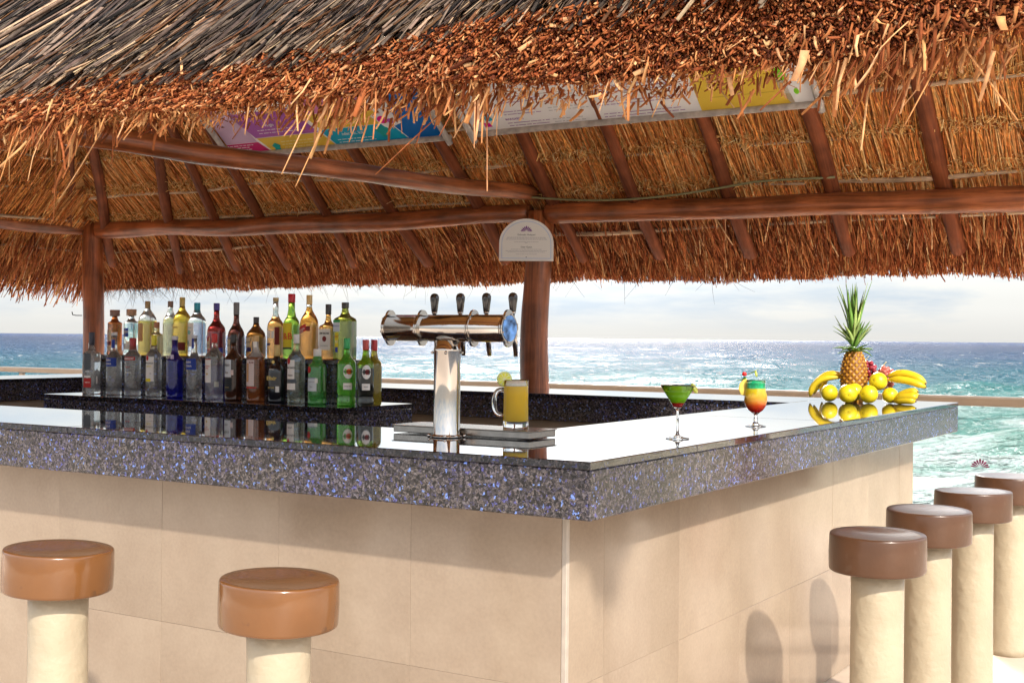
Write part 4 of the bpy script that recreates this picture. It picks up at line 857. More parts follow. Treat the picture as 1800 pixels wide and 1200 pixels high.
# beer mug
mug = thing('beer_mug', W(.589, .588, TOP + .0272), 'glass mug of golden beer with a lime slice on its rim, on the drip tray', 'beer mug', rz=ANG)
fl_ = lambda a, z: 1 + (.018 * abs(math.sin(6 * a)) if z < .125 else 0)
mb = MB(); mb.lathe([(.030, .001), (.0385, 0), (.0400, .004), (.0398, .02), (.0385, .10), (.0385, .148), (.0375, .1505), (.0362, .149), (.0358, .10), (.0355, .024), (.030, .020), (.001, .019)], 48, fl_, cap=False); mb.obj('glass', GLS, mug)
BEER = pm('beer', (.98, .64, .02), .03, trans=.08, ior=1.1)
mb = MB(); mb.lathe([(.001, .0195), (.0315, .0205), (.0368, .0245), (.0370, .10), (.0372, .131), (.001, .131)], 40, cap=False); mb.obj('beer', BEER, mug)
mb = MB(); mb.lathe([(.001, .1313), (.0359, .1313), (.0360, .136), (.034, .139), (.001, .1375)], 40, cap=False); mb.obj('foam', pm('beer_foam', (.80, .78, .70), .7, noise=(120, .08)), mug)
mb = MB(); hx = []
for k in range(15):
    u = k / 14; a = -math.pi / 2 + math.pi * u; hx.append((-.0, .0385 + .030 * max(0, math.cos(a)) ** .55, .080 + .040 * math.sin(a)))
mb.tube(hx, .0075, 10); h = mb.obj('handle', GLS, mug); h.rotation_euler = (0, 0, R(30))
lime_slice('lime_slice', mug, (-.012, .036, .152), (R(80), 0, R(-58)), .0235)

def wine(name, s, t, label, prof, rz=0): pass
mg = thing('martini_glass', W(.828, .142, TOP), 'martini glass with green cocktail over red syrup and a lime slice on the rim', 'cocktail glass', rz=ANG)
mb = MB(); mb.lathe([(.001, .001), (.036, .0005), (.0375, .0015), (.036, .003), (.018, .006), (.007, .011), (.0042, .022), (.0036, .05), (.0040, .085), (.006, .092), (.012, .0975), (.0545, .1655), (.0548, .167), (.0538, .1665), (.0115, .0995), (.004, .096), (.001, .0955)], 48, cap=False); mb.obj('glass', GLS, mg)
mb = MB(); mb.lathe([(.001, .0960), (.0040, .0965), (.0113, .1000), (.0195, .1125), (.001, .1128)], 40, cap=False); mb.v = [(x * 1.05, y * 1.05, z) for x, y, z in mb.v]; mb.obj('red_syrup', pm('red_syrup', (.45, .012, .008), .05, trans=.1, ior=1.34), mg)
mb = MB(); mb.lathe([(.001, .1131), (.0208, .1131), (.0445, .1505), (.001, .1505)], 40, cap=False); mb.obj('green_cocktail', pm('green_liquid', (.30, .68, .015), .05, trans=.12, ior=1.34, sss=.3), mg)
lime_slice('lime_slice', mg, (.022, -.046, .158), (R(60), R(15), R(0)), .017)

hg = thing('layered_cocktail', W(1.539, .161, TOP), 'footed glass with layered red, yellow and green cocktail garnished with fruit', 'cocktail glass', rz=ANG)
GP = [(.001, .001), (.036, .0005), (.0375, .0016), (.034, .003), (.016, .006), (.010, .012), (.0065, .018), (.0095, .024), (.0065, .030), (.006, .042), (.014, .049), (.026, .058), (.036, .073), (.0410, .092), (.0402, .112), (.0355, .130), (.0325, .146), (.0338, .160), (.0345, .1655)]
mb = MB(); mb.lathe(GP + [(.0335, .1655), (.0325, .157), (.0312, .146), (.0342, .130), (.0390, .112), (.0397, .092), (.0348, .0735), (.025, .060), (.013, .051), (.001, .046)], 48, cap=False); mb.obj('glass', GLS, hg)
inn = [(.001, .0463), (.0128, .0513), (.0248, .0603), (.0346, .0737), (.0395, .092), (.0388, .112), (.0340, .130), (.0311, .146), (.0315, .1525), (.0318, .156)]
def layer(i0, i1, name, mat_, zc=None):
    p = [(r + .0008, z) for r, z in inn[i0:i1]]; mb = MB(); mb.lathe([(.001, p[0][1] + .0001)] + p + [(.001, p[-1][1])], 40, cap=False); return mb.obj(name, mat_, hg)
lm = pm('tequila_sunrise', (.9, .55, .02), .06, trans=.1, ior=1.34, sss=.2)
t_ = lm.node_tree; co_ = N(t_, 'ShaderNodeTexCoord'); sp_ = N(t_, 'ShaderNodeSeparateXYZ'); L(t_, co_.outputs['Object'], sp_.inputs['Vector'])
mr_ = N(t_, 'ShaderNodeMapRange'); mr_.inputs['From Min'].default_value = .046; mr_.inputs['From Max'].default_value = .156; L(t_, sp_.outputs['Z'], mr_.inputs['Value'])
rr_ = N(t_, 'ShaderNodeValToRGB'); e_ = rr_.color_ramp.elements; e_[0].position = .10; e_[0].color = (.62, .015, .01, 1); e_[1].position = .95; e_[1].color = (.0, .50, .20, 1)
for ps, c in [(.26, (.80, .10, .02)), (.44, (.90, .46, .05)), (.60, (.92, .62, .02)), (.80, (.80, .70, .04)), (.84, (.02, .55, .22))]:
    q_ = e_.new(ps); q_.color = (*c, 1)
L(t_, mr_.outputs['Result'], rr_.inputs['Fac']); L(t_, rr_.outputs['Color'], t_.nodes['Principled BSDF'].inputs['Base Color'])
layer(0, 10, 'layered_drink', lm)
PINE = pm('pineapple_flesh', (.86, .66, .12), .4, sss=.3, noise=(80, .12)); LEAFM = pm('garnish_leaf', (.10, .26, .02), .4, noise=(40, .3)); CHER = pm('cherry_red', (.60, .01, .01), .12, coat=.4)
mb = MB(); vs = []
for y in (-.005, .005):
    vs += [(0, y, 0), (.0, y, .052), (-.014, y, .048), (-.026, y, .034), (-.030, y, .014), (-.022, y, -.006), (-.008, y, -.010)]
mb.add(vs, [tuple(range(7))[::-1], tuple(range(7, 14))] + [(i, (i + 1) % 7, 7 + (i + 1) % 7, 7 + i) for i in range(7)])
mb.obj('pineapple_wedge', PINE, hg, loc=(.0, .034, .118), rot=(0, 0, R(-60)), bevel=.002)
def leaf_mesh(Lf, w, curl=.3, thick=.0012, fold=.25, n=8):
    mb = MB(); vs = []
    for j in range(n + 1):
        u = j / n; ww = w * math.sin(math.pi * min(1, .12 + u * .88)) ** .8 * (1 - u ** 3 * .5) if n else 0
        x = Lf * u; z = curl * Lf * u * u
        vs += [(x, -ww / 2, z + fold * ww * .5), (x, 0, z), (x, ww / 2, z + fold * ww * .5), (x, 0, z - thick)]
    fs = []
    for j in range(n):
        a = 4 * j; b = a + 4
        fs += [(a, b, b + 1, a + 1), (a + 1, b + 1, b + 2, a + 2), (a + 2, b + 2, b + 3, a + 3), (a + 3, b + 3, b, a)]
    mb.add(vs, fs, True); return mb.mesh('leaf')
for (lx, ly, lz, rx, ry, rz, Lf, w) in [(.012, .045, .176, 0, R(75), R(160), .040, .022), (.010, .036, .186, 0, R(-12), R(-60), .042, .014), (.0, .040, .170, 0, R(25), R(100), .030, .016)]:
    link('leaf', leaf_mesh(Lf, w), LEAFM, hg, loc=(lx, ly, lz), rot=(rx, ry, rz))
mb = MB(); mb.ball((0, .044, .187), .0085, 16, 10); mb.obj('cherry', CHER, hg)
lime_slice('lime_slice', hg, (.012, .004, .188), (R(80), R(0), R(10)), .011, .004)

# ------------------------------------------------------------------ fruit
YF = pm('yellow_citrus_skin', (.76, .60, .012), .32, coat=.25, bump=(160, .25), noise=(9, .10)); STEMM = pm('fruit_stem_spot', (.20, .14, .03), .7)
def citrus(s, t, zc, r, label, rot=(0, 0, 0)):
    o = thing('yellow_grapefruit', W(s, t, zc - r), label, 'grapefruit', 'yellow grapefruit piled on the bar corner', ANG)
    mb = MB(); rr = random.Random(int(s * 1000)); n, m = 28, 18
    vs = []; fs = []
    mb.ball((0, 0, 0), r, 28, 18, (1, 1, .96)); mb.v = [(x * (1 + .012 * math.sin(3 * math.atan2(y, x) + s * 9) * (1 - abs(z) / r)), y, z * (1 - .10 * math.exp(-((x * x + y * y) / (r * r)) * 30))) for x, y, z in mb.v]
    mb.obj('skin', YF, o, loc=(0, 0, r), rot=rot)
    mb = MB(); mb.lathe([(r * .06, r * .86), (r * .07, r * .875), (r * .02, r * .882)], 10); mb.obj('stem_end', STEMM, o, loc=(0, 0, r), rot=rot)
citrus(3.56, .548, TOP + .044, .044, 'yellow grapefruit at the left front of the fruit pile', (R(60), R(-60), 0))
citrus(3.475, .425, TOP + .047, .047, 'second yellow grapefruit from the left, in the front of the pile', (R(20), R(-100), 0))
citrus(3.525, .335, TOP + .046, .046, 'yellow grapefruit in the middle of the front of the pile', (R(-30), R(-90), 0))
citrus(3.60, .250, TOP + .040, .040, 'smaller yellow grapefruit just left of the lower bananas', (R(0), R(-50), 0))
citrus(3.64, .322, TOP + .107, .047, 'greenish yellow grapefruit resting on top of the others', (R(-20), R(-80), 0))
citrus(3.60, .430, TOP + .052, .045, 'yellow grapefruit tucked behind the front row below the pineapple', (R(80), R(-30), 0))
BANM = pm('banana_skin', (.74, .54, .018), .38, coat=.1, noise=(12, .12), bump=(30, .1)); 
def spots(m, scale, thr, col):
    t = m.node_tree; p = t.nodes['Principled BSDF']; l = p.inputs['Base Color'].links[0].from_socket
    co = N(t, 'ShaderNodeTexCoord'); n = N(t, 'ShaderNodeTexNoise'); n.inputs['Scale'].default_value = scale; n.inputs['Detail'].default_value = 3; L(t, co.outputs['Object'], n.inputs['Vector'])
    r = N(t, 'ShaderNodeMapRange'); r.inputs['From Min'].default_value = thr; r.inputs['From Max'].default_value = thr + .05; L(t, n.outputs['Fac'], r.inputs['Value'])
    x = N(t, 'ShaderNodeMix'); x.data_type = 'RGBA'; x.inputs['B'].default_value = (*col, 1); L(t, r.outputs['Result'], x.inputs['Factor']); L(t, l, x.inputs['A']); L(t, x.outputs['Result'], p.inputs['Base Color'])
spots(BANM, 70, .66, (.22, .12, .02)); spots(YF, 110, .70, (.45, .30, .03))
spots(BROWNP, 16, .66, (.105, .055, .032)); spots(BROWNP_LIT, 14, .66, (.115, .05, .02)); spots(CONC, 26, .72, (.37, .31, .215))
BTIP = pm('banana_tip', (.20, .14, .04), .7)
def banana_obj(parent, P0, P1, bow, r):
    P0, P1, bow = Vector(P0), Vector(P1), Vector(bow); pts = []; rad = []
    for k in range(15):
        u = k / 14; pts.append(P0.lerp(P1, u) + bow * (4 * u * (1 - u))); rad.append(r * (.34 + .66 * min(1, math.sin(math.pi * min(.5, u * 1.6))) if u < .5 else .38 + .62 * min(1, math.sin(math.pi * max(.5, 1 - (1 - u) * 2.6)) if (1 - u) < .2 else 1)))
    mb = MB(); n = 10; mb.tube(pts, rad, n); o = mb.obj('banana', BANM, parent)
    mb = MB(); d = (pts[-1] - pts[-2]).normalized(); mb.tube([pts[-1] - d * .001, pts[-1] + d * .006], [rad[-1] * .95, rad[-1] * .6], 8); 
    mb.obj('tip', BTIP, o); d = (pts[0] - pts[1]).normalized(); mb = MB(); mb.tube([pts[0] - d * .001, pts[0] + d * .012], [rad[0], rad[0] * .8], 8); mb.obj('stem', BTIP, o)
bl = thing('banana_bunch', W(3.70, .60, TOP), 'bunch of bananas at the left end of the fruit pile', 'bananas', 'bananas on the bar corner', ANG)
for (a, b, bw, r) in [((0, -.07, .125), (-.02, .075, .07), (0, .0, .035), .018), ((.02, -.07, .13), (.02, .08, .035), (-.01, .02, .035), .018), ((-.02, -.07, .12), (-.06, .075, .022), (-.01, .03, .03), .017), ((.03, -.07, .135), (.07, .055, .02), (0, .03, .04), .017)]:
    banana_obj(bl, a, b, bw, r)
br_ = thing('banana_bunch', W(3.66, .20, TOP), 'pair of bananas lying across the top at the right end of the fruit pile', 'bananas', 'bananas on the bar corner', ANG)
for (a, b, bw, r) in [((0, .075, .135), (-.01, -.11, .105), (0, 0, .028), .020), ((-.02, .07, .115), (-.03, -.115, .085), (-.01, 0, .016), .019), ((.03, .07, .12), (.03, -.10, .10), (0, 0, .03), .019)]:
    banana_obj(br_, a, b, bw, r)
bs_ = thing('banana_bunch', W(3.57, .165, TOP), 'short stubby bananas fanned out below the pair at the right end', 'bananas', 'bananas on the bar corner', ANG)
for (a, b, bw, r) in [((0, .055, .012), (-.03, -.055, .018), (-.012, 0, .004), .018), ((0, .055, .016), (-.025, -.065, .040), (-.012, 0, .008), .019), ((.01, .055, .02), (-.01, -.060, .064), (0, 0, .014), .019), ((.03, .055, .012), (.03, -.055, .045), (0, 0, .01), .018)]:
    banana_obj(bs_, a, b, bw, r)
GRP = pm('red_grape', (.34, .03, .05), .16, trans=.15, coat=.3, noise=(20, .4)); GRP2 = pm('rosy_grape', (.60, .16, .13), .18, trans=.15, coat=.3, noise=(20, .3))
for gi, (gs, gt, gz, lab, n_, gm, spr) in enumerate([(3.78, .42, TOP + .155, 'bunch of dark red grapes right of the pineapple', 46, GRP, (.035, .045, .05)), (3.74, .315, TOP + .125, 'bunch of rosy grapes behind the bananas', 52, GRP2, (.035, .055, .055))]):
    g = thing('grape_bunch', W(gs, gt, TOP), lab, 'grapes', 'grapes in the fruit pile', ANG)
    mb = MB(); mb.ball((0, 0, 0), .0125, 12, 8); me = mb.mesh('grape'); rr = random.Random(gi + 5)
    placed = []
    tries = 0
    while len(placed) < n_ and tries < 4000:
        tries += 1; v = Vector((rr.gauss(0, 1), rr.gauss(0, 1), rr.gauss(0, 1))).normalized() * rr.uniform(.5, 1) ** .5
        p = Vector((v.x * spr[0], v.y * spr[1], v.z * spr[2]))
        if all((p - q).length > .0175 for q in placed): placed.append(p)
    for p in placed: link('grape', me, gm, g, loc=(p.x, p.y, gz - TOP + p.z), rot=(rr.uniform(0, 6), rr.uniform(0, 6), 0))
    mb = MB(); mb.tube([(0, 0, .02), (0, 0, gz - TOP), (.01, .01, gz - TOP + spr[2] + .01), (.02, .0, gz - TOP + spr[2] + .025)], .0025, 6); mb.obj('stem', pm('grape_stem', (.40, .34, .14), .6), g)
pa = thing('pineapple', W(3.69, .462, TOP), 'whole ripe pineapple with tall green crown standing behind the fruit', 'pineapple', rz=ANG)
def pine_body():
    mb = MB(); H0 = .255; nr_, nc = 78, 96; vs = []
    def Rz(u): return .063 * (max(0.0, math.sin(math.pi * (.10 + .83 * u))) ** .42)
    for j in range(nr_ + 1):
        u = j / nr_; z = H0 * u; r0 = Rz(u)
        for i in range(nc):
            a = 2 * math.pi * i / nc; p = (a * 12 / (2 * math.pi) + u * 7.5); q = (a * 12 / (2 * math.pi) - u * 7.5)
            fp = abs((p % 1) - .5) * 2; fq = abs((q % 1) - .5) * 2; h = (1 - max(fp, fq) ** 2.4); tip = max(0, 1 - (fp * fp + fq * fq) * 5)
            vs.append(((r0 + .0050 * h + .0045 * tip) * math.cos(a), (r0 + .0050 * h + .0045 * tip) * math.sin(a), z))
    fs = [(j * nc + i, j * nc + (i + 1) % nc, (j + 1) * nc + (i + 1) % nc, (j + 1) * nc + i) for j in range(nr_) for i in range(nc)]
    fs += [tuple(range(nc))[::-1], tuple(nr_ * nc + i for i in range(nc))]
    mb.add(vs, fs, True); return mb
mpi = bpy.data.materials.new('pineapple_skin'); mpi.use_nodes = True; t_ = mpi.node_tree; p_ = t_.nodes['Principled BSDF']
g_ = N(t_, 'ShaderNodeNewGeometry'); co_ = N(t_, 'ShaderNodeTexCoord')
sx = N(t_, 'ShaderNodeSeparateXYZ'); L(t_, co_.outputs['Object'], sx.inputs['Vector'])
x2 = N(t_, 'ShaderNodeMath', operation='MULTIPLY'); L(t_, sx.outputs['X'], x2.inputs[0]); L(t_, sx.outputs['X'], x2.inputs[1])
y2 = N(t_, 'ShaderNodeMath', operation='MULTIPLY_ADD'); L(t_, sx.outputs['Y'], y2.inputs[0]); L(t_, sx.outputs['Y'], y2.inputs[1]); L(t_, x2.outputs[0], y2.inputs[2])
pn = N(t_, 'ShaderNodeTexNoise'); pn.inputs['Scale'].default_value = 60; pn.inputs['Detail'].default_value = 5; L(t_, co_.outputs['Object'], pn.inputs['Vector'])
at2 = N(t_, 'ShaderNodeMath', operation='ARCTAN2'); L(t_, sx.outputs['Y'], at2.inputs[0]); L(t_, sx.outputs['X'], at2.inputs[1])
rp_ = N(t_, 'ShaderNodeValToRGB'); rp_.color_ramp.elements[0].position = .47; rp_.color_ramp.elements[0].color = (.20, .07, .012, 1); rp_.color_ramp.elements[1].position = .56; rp_.color_ramp.elements[1].color = (.72, .36, .03, 1)
L(t_, g_.outputs['Pointiness'], rp_.inputs['Fac'])
mm_ = N(t_, 'ShaderNodeMix'); mm_.data_type = 'RGBA'; mm_.blend_type = 'MULTIPLY'; mm_.inputs['Factor'].default_value = .8; L(t_, rp_.outputs['Color'], mm_.inputs['A'])
r3 = N(t_, 'ShaderNodeValToRGB'); r3.color_ramp.elements[0].position = .35; r3.color_ramp.elements[0].color = (.6, .5, .4, 1); r3.color_ramp.elements[1].position = .6; r3.color_ramp.elements[1].color = (1, 1, 1, 1); L(t_, pn.outputs['Fac'], r3.inputs['Fac']); L(t_, r3.outputs['Color'], mm_.inputs['B'])
L(t_, mm_.outputs['Result'], p_.inputs['Base Color']); p_.inputs['Roughness'].default_value = .45
pine_body().obj('fruit_body', mpi, pa)
PLF = pm('pineapple_leaf', (.13, .27, .045), .38, noise=(18, .35)); PLF2 = pm('pineapple_leaf_pale', (.34, .46, .14), .38, noise=(18, .3))
rr = random.Random(12)
def pleaf(Lf, w, a, el, curl, z0, mat_):
    mb = MB(); vs = []; n = 9
    for j in range(n + 1):
        u = j / n; ww = w * (1 - u ** 1.6) * (.8 + .4 * math.sin(math.pi * u)) + .0008; el_ = el - curl * u
        if j == 0: x, z = .012, 0
        else: x += Lf / n * math.cos(el_); z += Lf / n * math.sin(el_)
        nx, nz = -math.sin(el_), math.cos(el_)
        vs += [(x + nx * ww * .22, -ww / 2, z + nz * ww * .22), (x, 0, z), (x + nx * ww * .22, ww / 2, z + nz * ww * .22), (x - nx * .0015, 0, z - nz * .0015)]
    fs = []
    for j in range(n):
        p = 4 * j; q = p + 4; fs += [(p, q, q + 1, p + 1), (p + 1, q + 1, q + 2, p + 2), (p + 2, q + 2, q + 3, p + 3), (p + 3, q + 3, q, p)]
    mb.add(vs, fs, True); mb.obj('leaf', mat_, pa, loc=(0, 0, .250 + z0), rot=(0, 0, a))
for k in range(58):
    u = k / 57; a = k * 2.39996
    if u < .3: pleaf(rr.uniform(.08, .12), .026, a, R(rr.uniform(15, 40)), R(rr.uniform(20, 60)), u * .04, PLF)
    elif u < .65: pleaf(rr.uniform(.12, .20), .028, a, R(rr.uniform(48, 70)), R(rr.uniform(-5, 35)), .012 + u * .05, PLF if rr.random() < .6 else PLF2)
    else: pleaf(rr.uniform(.22, .32), .028, a, R(rr.uniform(74, 89)), R(rr.uniform(-6, 18)), .02 + u * .04, PLF if rr.random() < .55 else PLF2)

# ------------------------------------------------------------------ plaque on the middle post
PUR = pm('purple_print', (.16, .01, .24), .4); GLIT = pc('print_light_grey', (.42, .43, .46)); LBL = pc('print_pale_blue', (.52, .60, .76)); CRM = pm('plaque_cream', (.78, .77, .74), .35)
pq = thing('notice_plaque', W(3.948, 2.630, 0), 'white arched guest notice with purple shell emblem, screwed to the middle post', 'sign', rz=math.atan2(.10, -1) + math.pi)
pq.location = Vector((.083, 7.92, 1.885)); pq.rotation_euler = (0, 0, R(-2))
def arch(w, h, ins, y, n=24):
    w2 = w / 2 - ins; r = w2; zt = h - w / 2 * .92; pts = [(-w2, y, ins), (w2, y, ins)]
    for i in range(n + 1): a = math.pi * i / n; pts.append((w2 * math.cos(a), y, zt + (h - ins - zt) * math.sin(a)))
    return pts
mb = MB(); f0 = arch(.337, .262, 0, 0); f1 = [(x, .006, z) for x, y, z in f0]; n = len(f0)
mb.add(f0 + f1, [tuple(range(n)), tuple(range(n, 2 * n))[::-1]] + [(i, n + i, n + (i + 1) % n, (i + 1) % n) for i in range(n)]); board = mb.obj('plaque_board', CRM, pq)
mb = MB(); o1 = arch(.337, .262, .014, -.0006); o2 = arch(.337, .262, .019, -.0006)
mb.add(o1 + o2, [(i, (i + 1) % n, n + (i + 1) % n, n + i) for i in range(n)]); mb.obj('border', LBL, board)
def fan(mb, cx, cz, r, y, n=7, gap=.12, x_=None):
    for k in range(n):
        a0 = math.pi * (k + gap) / n; a1 = math.pi * (k + 1 - gap) / n; am = (a0 + a1) / 2; rr_ = r * (1.0 if abs(am - math.pi / 2) < .25 else .92)
        sc_ = .62
        mb.add([(cx + r * .16 * math.cos(am), y, cz + r * .16 * math.sin(am) * sc_), (cx + rr_ * .85 * math.cos(a1), y, cz + rr_ * .85 * math.sin(a1) * (sc_ + .25 * math.sin(a1))), (cx + rr_ * 1.04 * math.cos(am), y, cz + rr_ * 1.04 * math.sin(am) * (sc_ + .25 * math.sin(am))), (cx + rr_ * .85 * math.cos(a0), y, cz + rr_ * .85 * math.sin(a0) * (sc_ + .25 * math.sin(a0)))], [(0, 1, 2, 3)])
mb = MB(); fan(mb, 0, .182, .040, -.0008, 9); mb.obj('shell_emblem', PUR, board)
def ptext(s, size, x, z, mat_, parent, bold=.01):
    V, F = text_data(s, size, bold); mb = MB(); mb.add([(x + vx, -.0009, z + vy) for vx, vy, _ in V], F); mb.obj('lettering', mat_, parent)
ptext('Estimado Huésped', .0145, 0, .162, dkg, board); ptext('Dear Guest', .0145, 0, .086, dkg, board)
mb = MB(); rr = random.Random(4)
for z, hw in [(.146, .118), (.140, .122), (.133, .128), (.118, .075), (.112, .008), (.072, .095), (.063, .128), (.055, .115), (.042, .065)]:
    x = -hw
    while x < hw - .004:
        w_ = rr.uniform(.006, .018); x1 = min(hw, x + w_); mb.add([(x, -.0009, z - .0013), (x1, -.0009, z - .0013), (x1, -.0009, z + .0013), (x, -.0009, z + .0013)], [(0, 1, 2, 3)]); x = x1 + .003
mb.obj('small_print', GLIT, board)
mb = MB(); mb.ball((0, -.001, .024), .0035, 10, 6); mb.obj('screw', pm('screw_steel', (.2, .2, .2), .4, 1.0), pq)

# ------------------------------------------------------------------ menu boards fixed under the rafters
up3 = np.array([-.762, 0, .648])
def board_thing(t_left, wd, label, ht=.95, s0=3.515, off=-.062):
    o = thing('menu_board', W(s0, t_left, zf(s0) + off), label, 'menu board', 'printed menu boards hung under the rafters')
    X = Vector((-B2.x, -B2.y, 0)); Y = Vector((-A2.x * .762, -A2.y * .762, .648)); Zv = X.cross(Y)     # normal towards the room below?
    if Zv.z > 0: Zv = -Zv
    M = Matrix((X, Y, X.cross(Y))).transposed().to_4x4(); o.matrix_basis = Matrix.Translation(o.location) @ M
    sgn = -1 if X.cross(Y).z > 0 else 1
    return o, sgn
def quadp(mb, pts, z): mb.add([(x, y, z) for x, y in pts], [tuple(range(len(pts)))])
def print_on(o, parent, mat_, pts_list, z, name='print'):
    if name == 'print' and 1 < len(pts_list) <= 6:
        for p in pts_list: print_on(o, parent, mat_, [p], z, name)
        return
    mb = MB()
    for p in pts_list: quadp(mb, p, z)
    o_ = mb.obj(name, mat_, parent)
    if name == 'small_print': o_['kind'] = 'stuff'
    return o_
def frame_of(o, wd, ht, sgn):
    for (p0, p1) in [((-.02, -.010), (wd + .02, -.010)), ((-.02, ht), (wd + .02, ht)), ((-.010, -.05), (-.010, ht + .03)), ((wd + .010, -.05), (wd + .010, ht + .03))]:
        mb = MB(); n_ = 12; pts = []
        for k in range(n_ + 1):
            u = k / n_; pts.append((p0[0] + (p1[0] - p0[0]) * u, p0[1] + (p1[1] - p0[1]) * u + .004 * math.sin(5 * u + p0[0]), sgn * (.012 if p0[1] != -.05 else .034)))
        mb.tube(pts, .019, 8); mb.obj('frame_rail', GREYW, o)
def lines(rr, x0, x1, y0, n, dy, h_=.005):
    out = []  # one strip per word
    for k in range(n):
        x = x0 + rr.uniform(0, .01); y = y0 + k * dy; xe = x1 - rr.uniform(0, (x1 - x0) * .3)
        while x < xe:
            w_ = rr.uniform(.012, .045); out.append([(x, y), (x + w_, y), (x + w_, y + h_), (x, y + h_)]); x += w_ + .008
    return out
LILAC = pc('print_lilac', (.55, .40, .60)); MAG = pc('print_magenta', (.50, .0, .14)); PURP = pc('print_purple', (.34, .09, .42)); MUST = pc('print_mustard', (.72, .50, .06)); CYAN = pc('print_cyan', (.0, .36, .58)); DBL = pc('print_deep_blue', (.0, .14, .50)); PINK = pc('print_pink', (.66, .22, .50)); WPR = pc('print_white', (.82, .82, .84)); TEAL2 = pc('print_sea_teal', (.0, .34, .34)); HPINK = pc('print_hot_pink', (.70, .0, .30)); LIMEG = pc('print_lime_green', (.22, .62, .02)); MAUVE = pc('print_mauve_text', (.30, .14, .38))
rr = random.Random(9)
b1, sg = board_thing(4.66, 1.76, 'colourful magenta, yellow, purple and blue drinks board under the rafters, left of the white one')
frame_of(b1, 1.76, .95, sg); WD = 1.76
mb = MB(); mb.box(0, WD, .0, .95, -.004, .004); bd = mb.obj('board_panel', WPR, b1)
e = lambda k: sg * (.0045 + .0006 * k)
ux = lambda px: (px - 414) / 226.0
print_on(b1, bd, MAG, [[(0, .0), (ux(492), .0), (ux(478), .085), (0, .085)]], e(1)); print_on(b1, bd, LILAC, [[(0, .087), (ux(477), .087), (ux(460), .45), (0, .45)]], e(1))
print_on(b1, bd, MUST, [[(ux(495), .0), (ux(617), .0), (ux(602), .115), (ux(480), .115)], [(ux(607), .135), (ux(727), .135), (ux(712), .26), (ux(592), .26)]], e(1))
print_on(b1, bd, PURP, [[(ux(479), .118), (ux(600), .118), (ux(575), .33), (ux(455), .33)]], e(1)); print_on(b1, bd, PINK, [[(ux(590), .263), (ux(711), .263), (ux(690), .5), (ux(570), .5)]], e(1))
print_on(b1, bd, CYAN, [[(ux(619), .0), (ux(747), .0), (ux(730), .132), (ux(604), .132)]], e(1)); print_on(b1, bd, DBL, [[(ux(749), .0), (WD - .02, .0), (WD - .02, .5), (ux(760), .5), (ux(742), .18), (ux(732), .13)]], e(1))
print_on(b1, bd, DBL, [[(0, -.0), (WD - .02, .0), (WD - .02, .008), (0, .008)]], e(2))
print_on(b1, bd, WPR, [[(ux(722), .09), (ux(752), .13), (ux(744), .20), (ux(722), .24), (ux(705), .20)]], e(3)); print_on(b1, bd, HPINK, [[(ux(722) + .04 * math.cos(a), .165 + .03 * math.sin(a)) for a in np.linspace(0, 6.28, 12, endpoint=False)], ], e(4))
print_on(b1, bd, PURP, [[(ux(734) + .022 * math.cos(a), .15 + .02 * math.sin(a)) for a in np.linspace(0, 6.28, 12, endpoint=False)]], e(5))
print_on(b1, bd, TEAL2, [[(ux(712) + .045 * math.cos(a) * (1 + .3 * math.sin(3 * a)), .075 + .045 * math.sin(a)) for a in np.linspace(0, 6.28, 18, endpoint=False)], [(ux(508) + .03 * math.cos(a) * (1 + .25 * math.sin(5 * a)), .035 + .03 * math.sin(a)) for a in np.linspace(0, 6.28, 24, endpoint=False)]], e(4))
print_on(b1, bd, WPR, lines(rr, ux(625), ux(700), .018, 2, .022) + lines(rr, ux(400), ux(465), .012, 4, .018) + lines(rr, ux(490), ux(580), .15, 2, .025), e(3), 'small_print')
print_on(b1, bd, pc('print_pale_yellow', (.82, .74, .40)), lines(rr, ux(520), ux(600), .02, 3, .024) + lines(rr, ux(615), ux(710), .16, 3, .026), e(3), 'small_print')
def btext(s, size, x, y, mat_, parent, k=4):
    V, F = text_data(s, size, .015); mb = MB(); mb.add([(x + vx, y + vy, e(k)) for vx, vy, _ in V], F); mb.obj('lettering', mat_, parent)
btext('nder Inc. Ica', .034, ux(658), .085, WPR, bd); btext('Virgin', .034, ux(520), .215, WPR, bd)
b2, sg = board_thing(2.70, 2.10, 'white and yellow printed drinks board under the rafters, right of the colourful one')
WD = 2.10; frame_of(b2, WD, .95, sg); mb = MB(); mb.box(0, WD, .0, .95, -.004, .004); bd = mb.obj('board_panel', WPR, b2)
vx_ = lambda px: (px - 845) / 290.0
print_on(b2, bd, MUST, [[(vx_(1268), .0), (vx_(1418), .0), (vx_(1395), .5), (vx_(1268), .5)]], e(1)); print_on(b2, bd, CYAN, [[(vx_(878), .07), (vx_(893), .075), (vx_(888), .13), (vx_(876), .12)]], e(1)); print_on(b2, bd, HPINK, [[(vx_(871), .03), (vx_(886), .03), (vx_(883), .06), (vx_(872), .062)]], e(1))
print_on(b2, bd, LIMEG, [[(vx_(1408) + .035 * math.cos(a), .20 + .05 * math.sin(a)) for a in np.linspace(0, 6.28, 14, endpoint=False)], [(vx_(1425) + .014 * math.cos(a), .075 + .02 * math.sin(a)) for a in np.linspace(0, 6.28, 10, endpoint=False)]], e(2))
print_on(b2, bd, WPR, [[(vx_(1400), .08), (vx_(1412), .0), (WD - .02, .0), (WD - .02, .3), (vx_(1398), .3)]], e(1)); 
print_on(b2, bd, pc('print_amber_line', (.42, .28, .03)), [[(vx_(1290), .085), (vx_(1392), .085), (vx_(1392), .088), (vx_(1290), .088)]] + lines(rr, vx_(1290), vx_(1385), .17, 4, .03, .004), e(3), 'small_print')
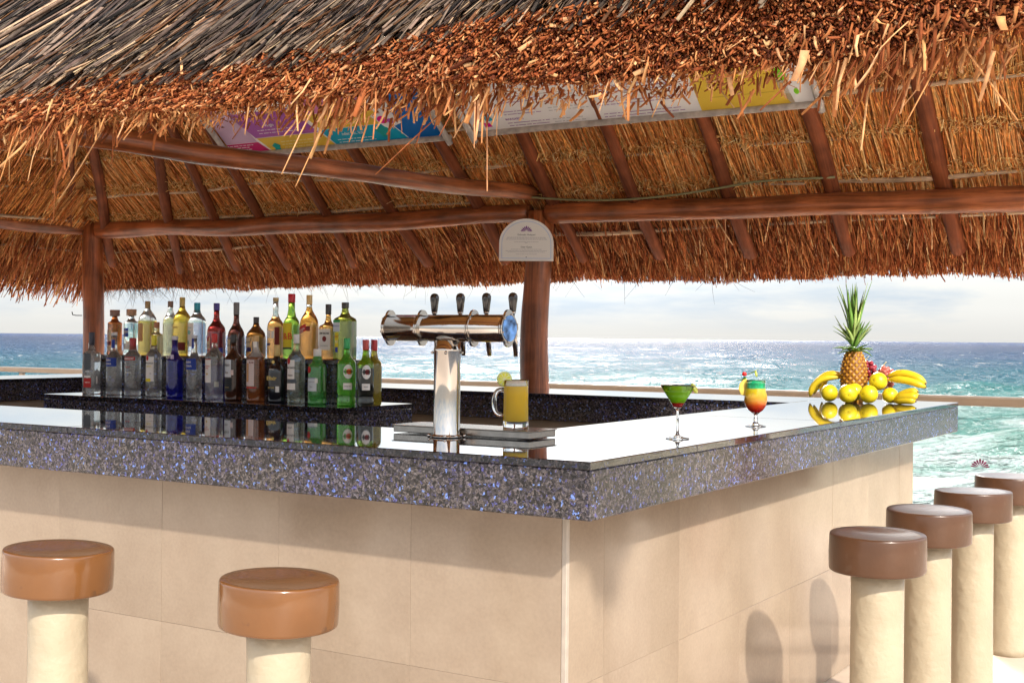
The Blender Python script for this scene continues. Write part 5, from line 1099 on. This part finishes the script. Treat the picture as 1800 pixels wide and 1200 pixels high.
for xa, xb in ((918, 985), (1005, 1080), (1100, 1240), (930, 1000), (1140, 1240)):
    y_ = rr.choice((.03, .10, .17)) ; print_on(b2, bd, MAUVE if rr.random() < .7 else GLIT, lines(rr, vx_(xa), vx_(xb), .022 + .0 * y_, 2, .020, .0045) + lines(rr, vx_(xa), vx_(xb), .105, 2, .020, .0045) + lines(rr, vx_(xa), vx_(xb), .19, 3, .020, .0045), e(2), 'small_print')
btext('MARGARITA', .022, vx_(935), .072, MAUVE, bd, 3)

# ------------------------------------------------------------------ glass balustrade towards the sea
RAILM = pm('bronze_rail', (.20, .145, .10), .38, .25, coat=.2, noise=(8, .06))
bal = thing('balustrade', W(6.5, 0, 0), 'glass sea balustrade with thick bronze handrail and shell emblems', 'railing', rz=ANG)
RZ = 1.0
mb = MB(); vs = []; prof = [(-.030, -.038), (.030, -.038), (.036, -.030), (.036, .020), (.028, .034), (-.028, .034), (-.036, .020), (-.036, -.030)]
for y in (-4.5, 4.9, 14.5):
    for x, z in prof: vs.append((x, y, RZ + z * (.95 if y < 14 else .7)))
mb.add(vs, [(j * 8 + i, j * 8 + (i + 1) % 8, (j + 1) * 8 + (i + 1) % 8, (j + 1) * 8 + i) for j in range(2) for i in range(8)] + [tuple(range(8)), tuple(range(16, 24))])
mb.obj('handrail', RAILM, bal, bevel=.002)
GPN = pm('balustrade_glass', (.93, .98, .96), .0, trans=1.0, ior=1.05)
EMB = pm('maroon_print', (.10, .002, .035), .4)
mb = MB(); mb.box(-.005, .005, -.735, .735, .04, RZ - .04); gme = mb.mesh('glass_panel')
for k in range(-3, 9):
    y = .40 + 1.6 * k
    g = link('glass_panel', gme, GPN, bal, loc=(0, y, 0))
    if k == 0 or k in (-1, 1, 2):
        mb = MB(); vs0 = len(mb.v); fan(mb, 0, 0, .072, 0, 9, .10); mb.v = [(-.0058, -x, z) for x, _, z in mb.v]
        mb.obj('shell_emblem', EMB, g, loc=(0, .02, .535))
        V, F = text_data('CROWN', .022, .01); mb = MB(); mb.add([(-.0058, -a, b) for a, b, _ in V], F) if False else None
    p = MB(); p.box(-.02, .02, -.03, .03, 0, RZ - .036); p.obj('post', RAILM, bal, loc=(0.0, y + .8, 0), bevel=.003)
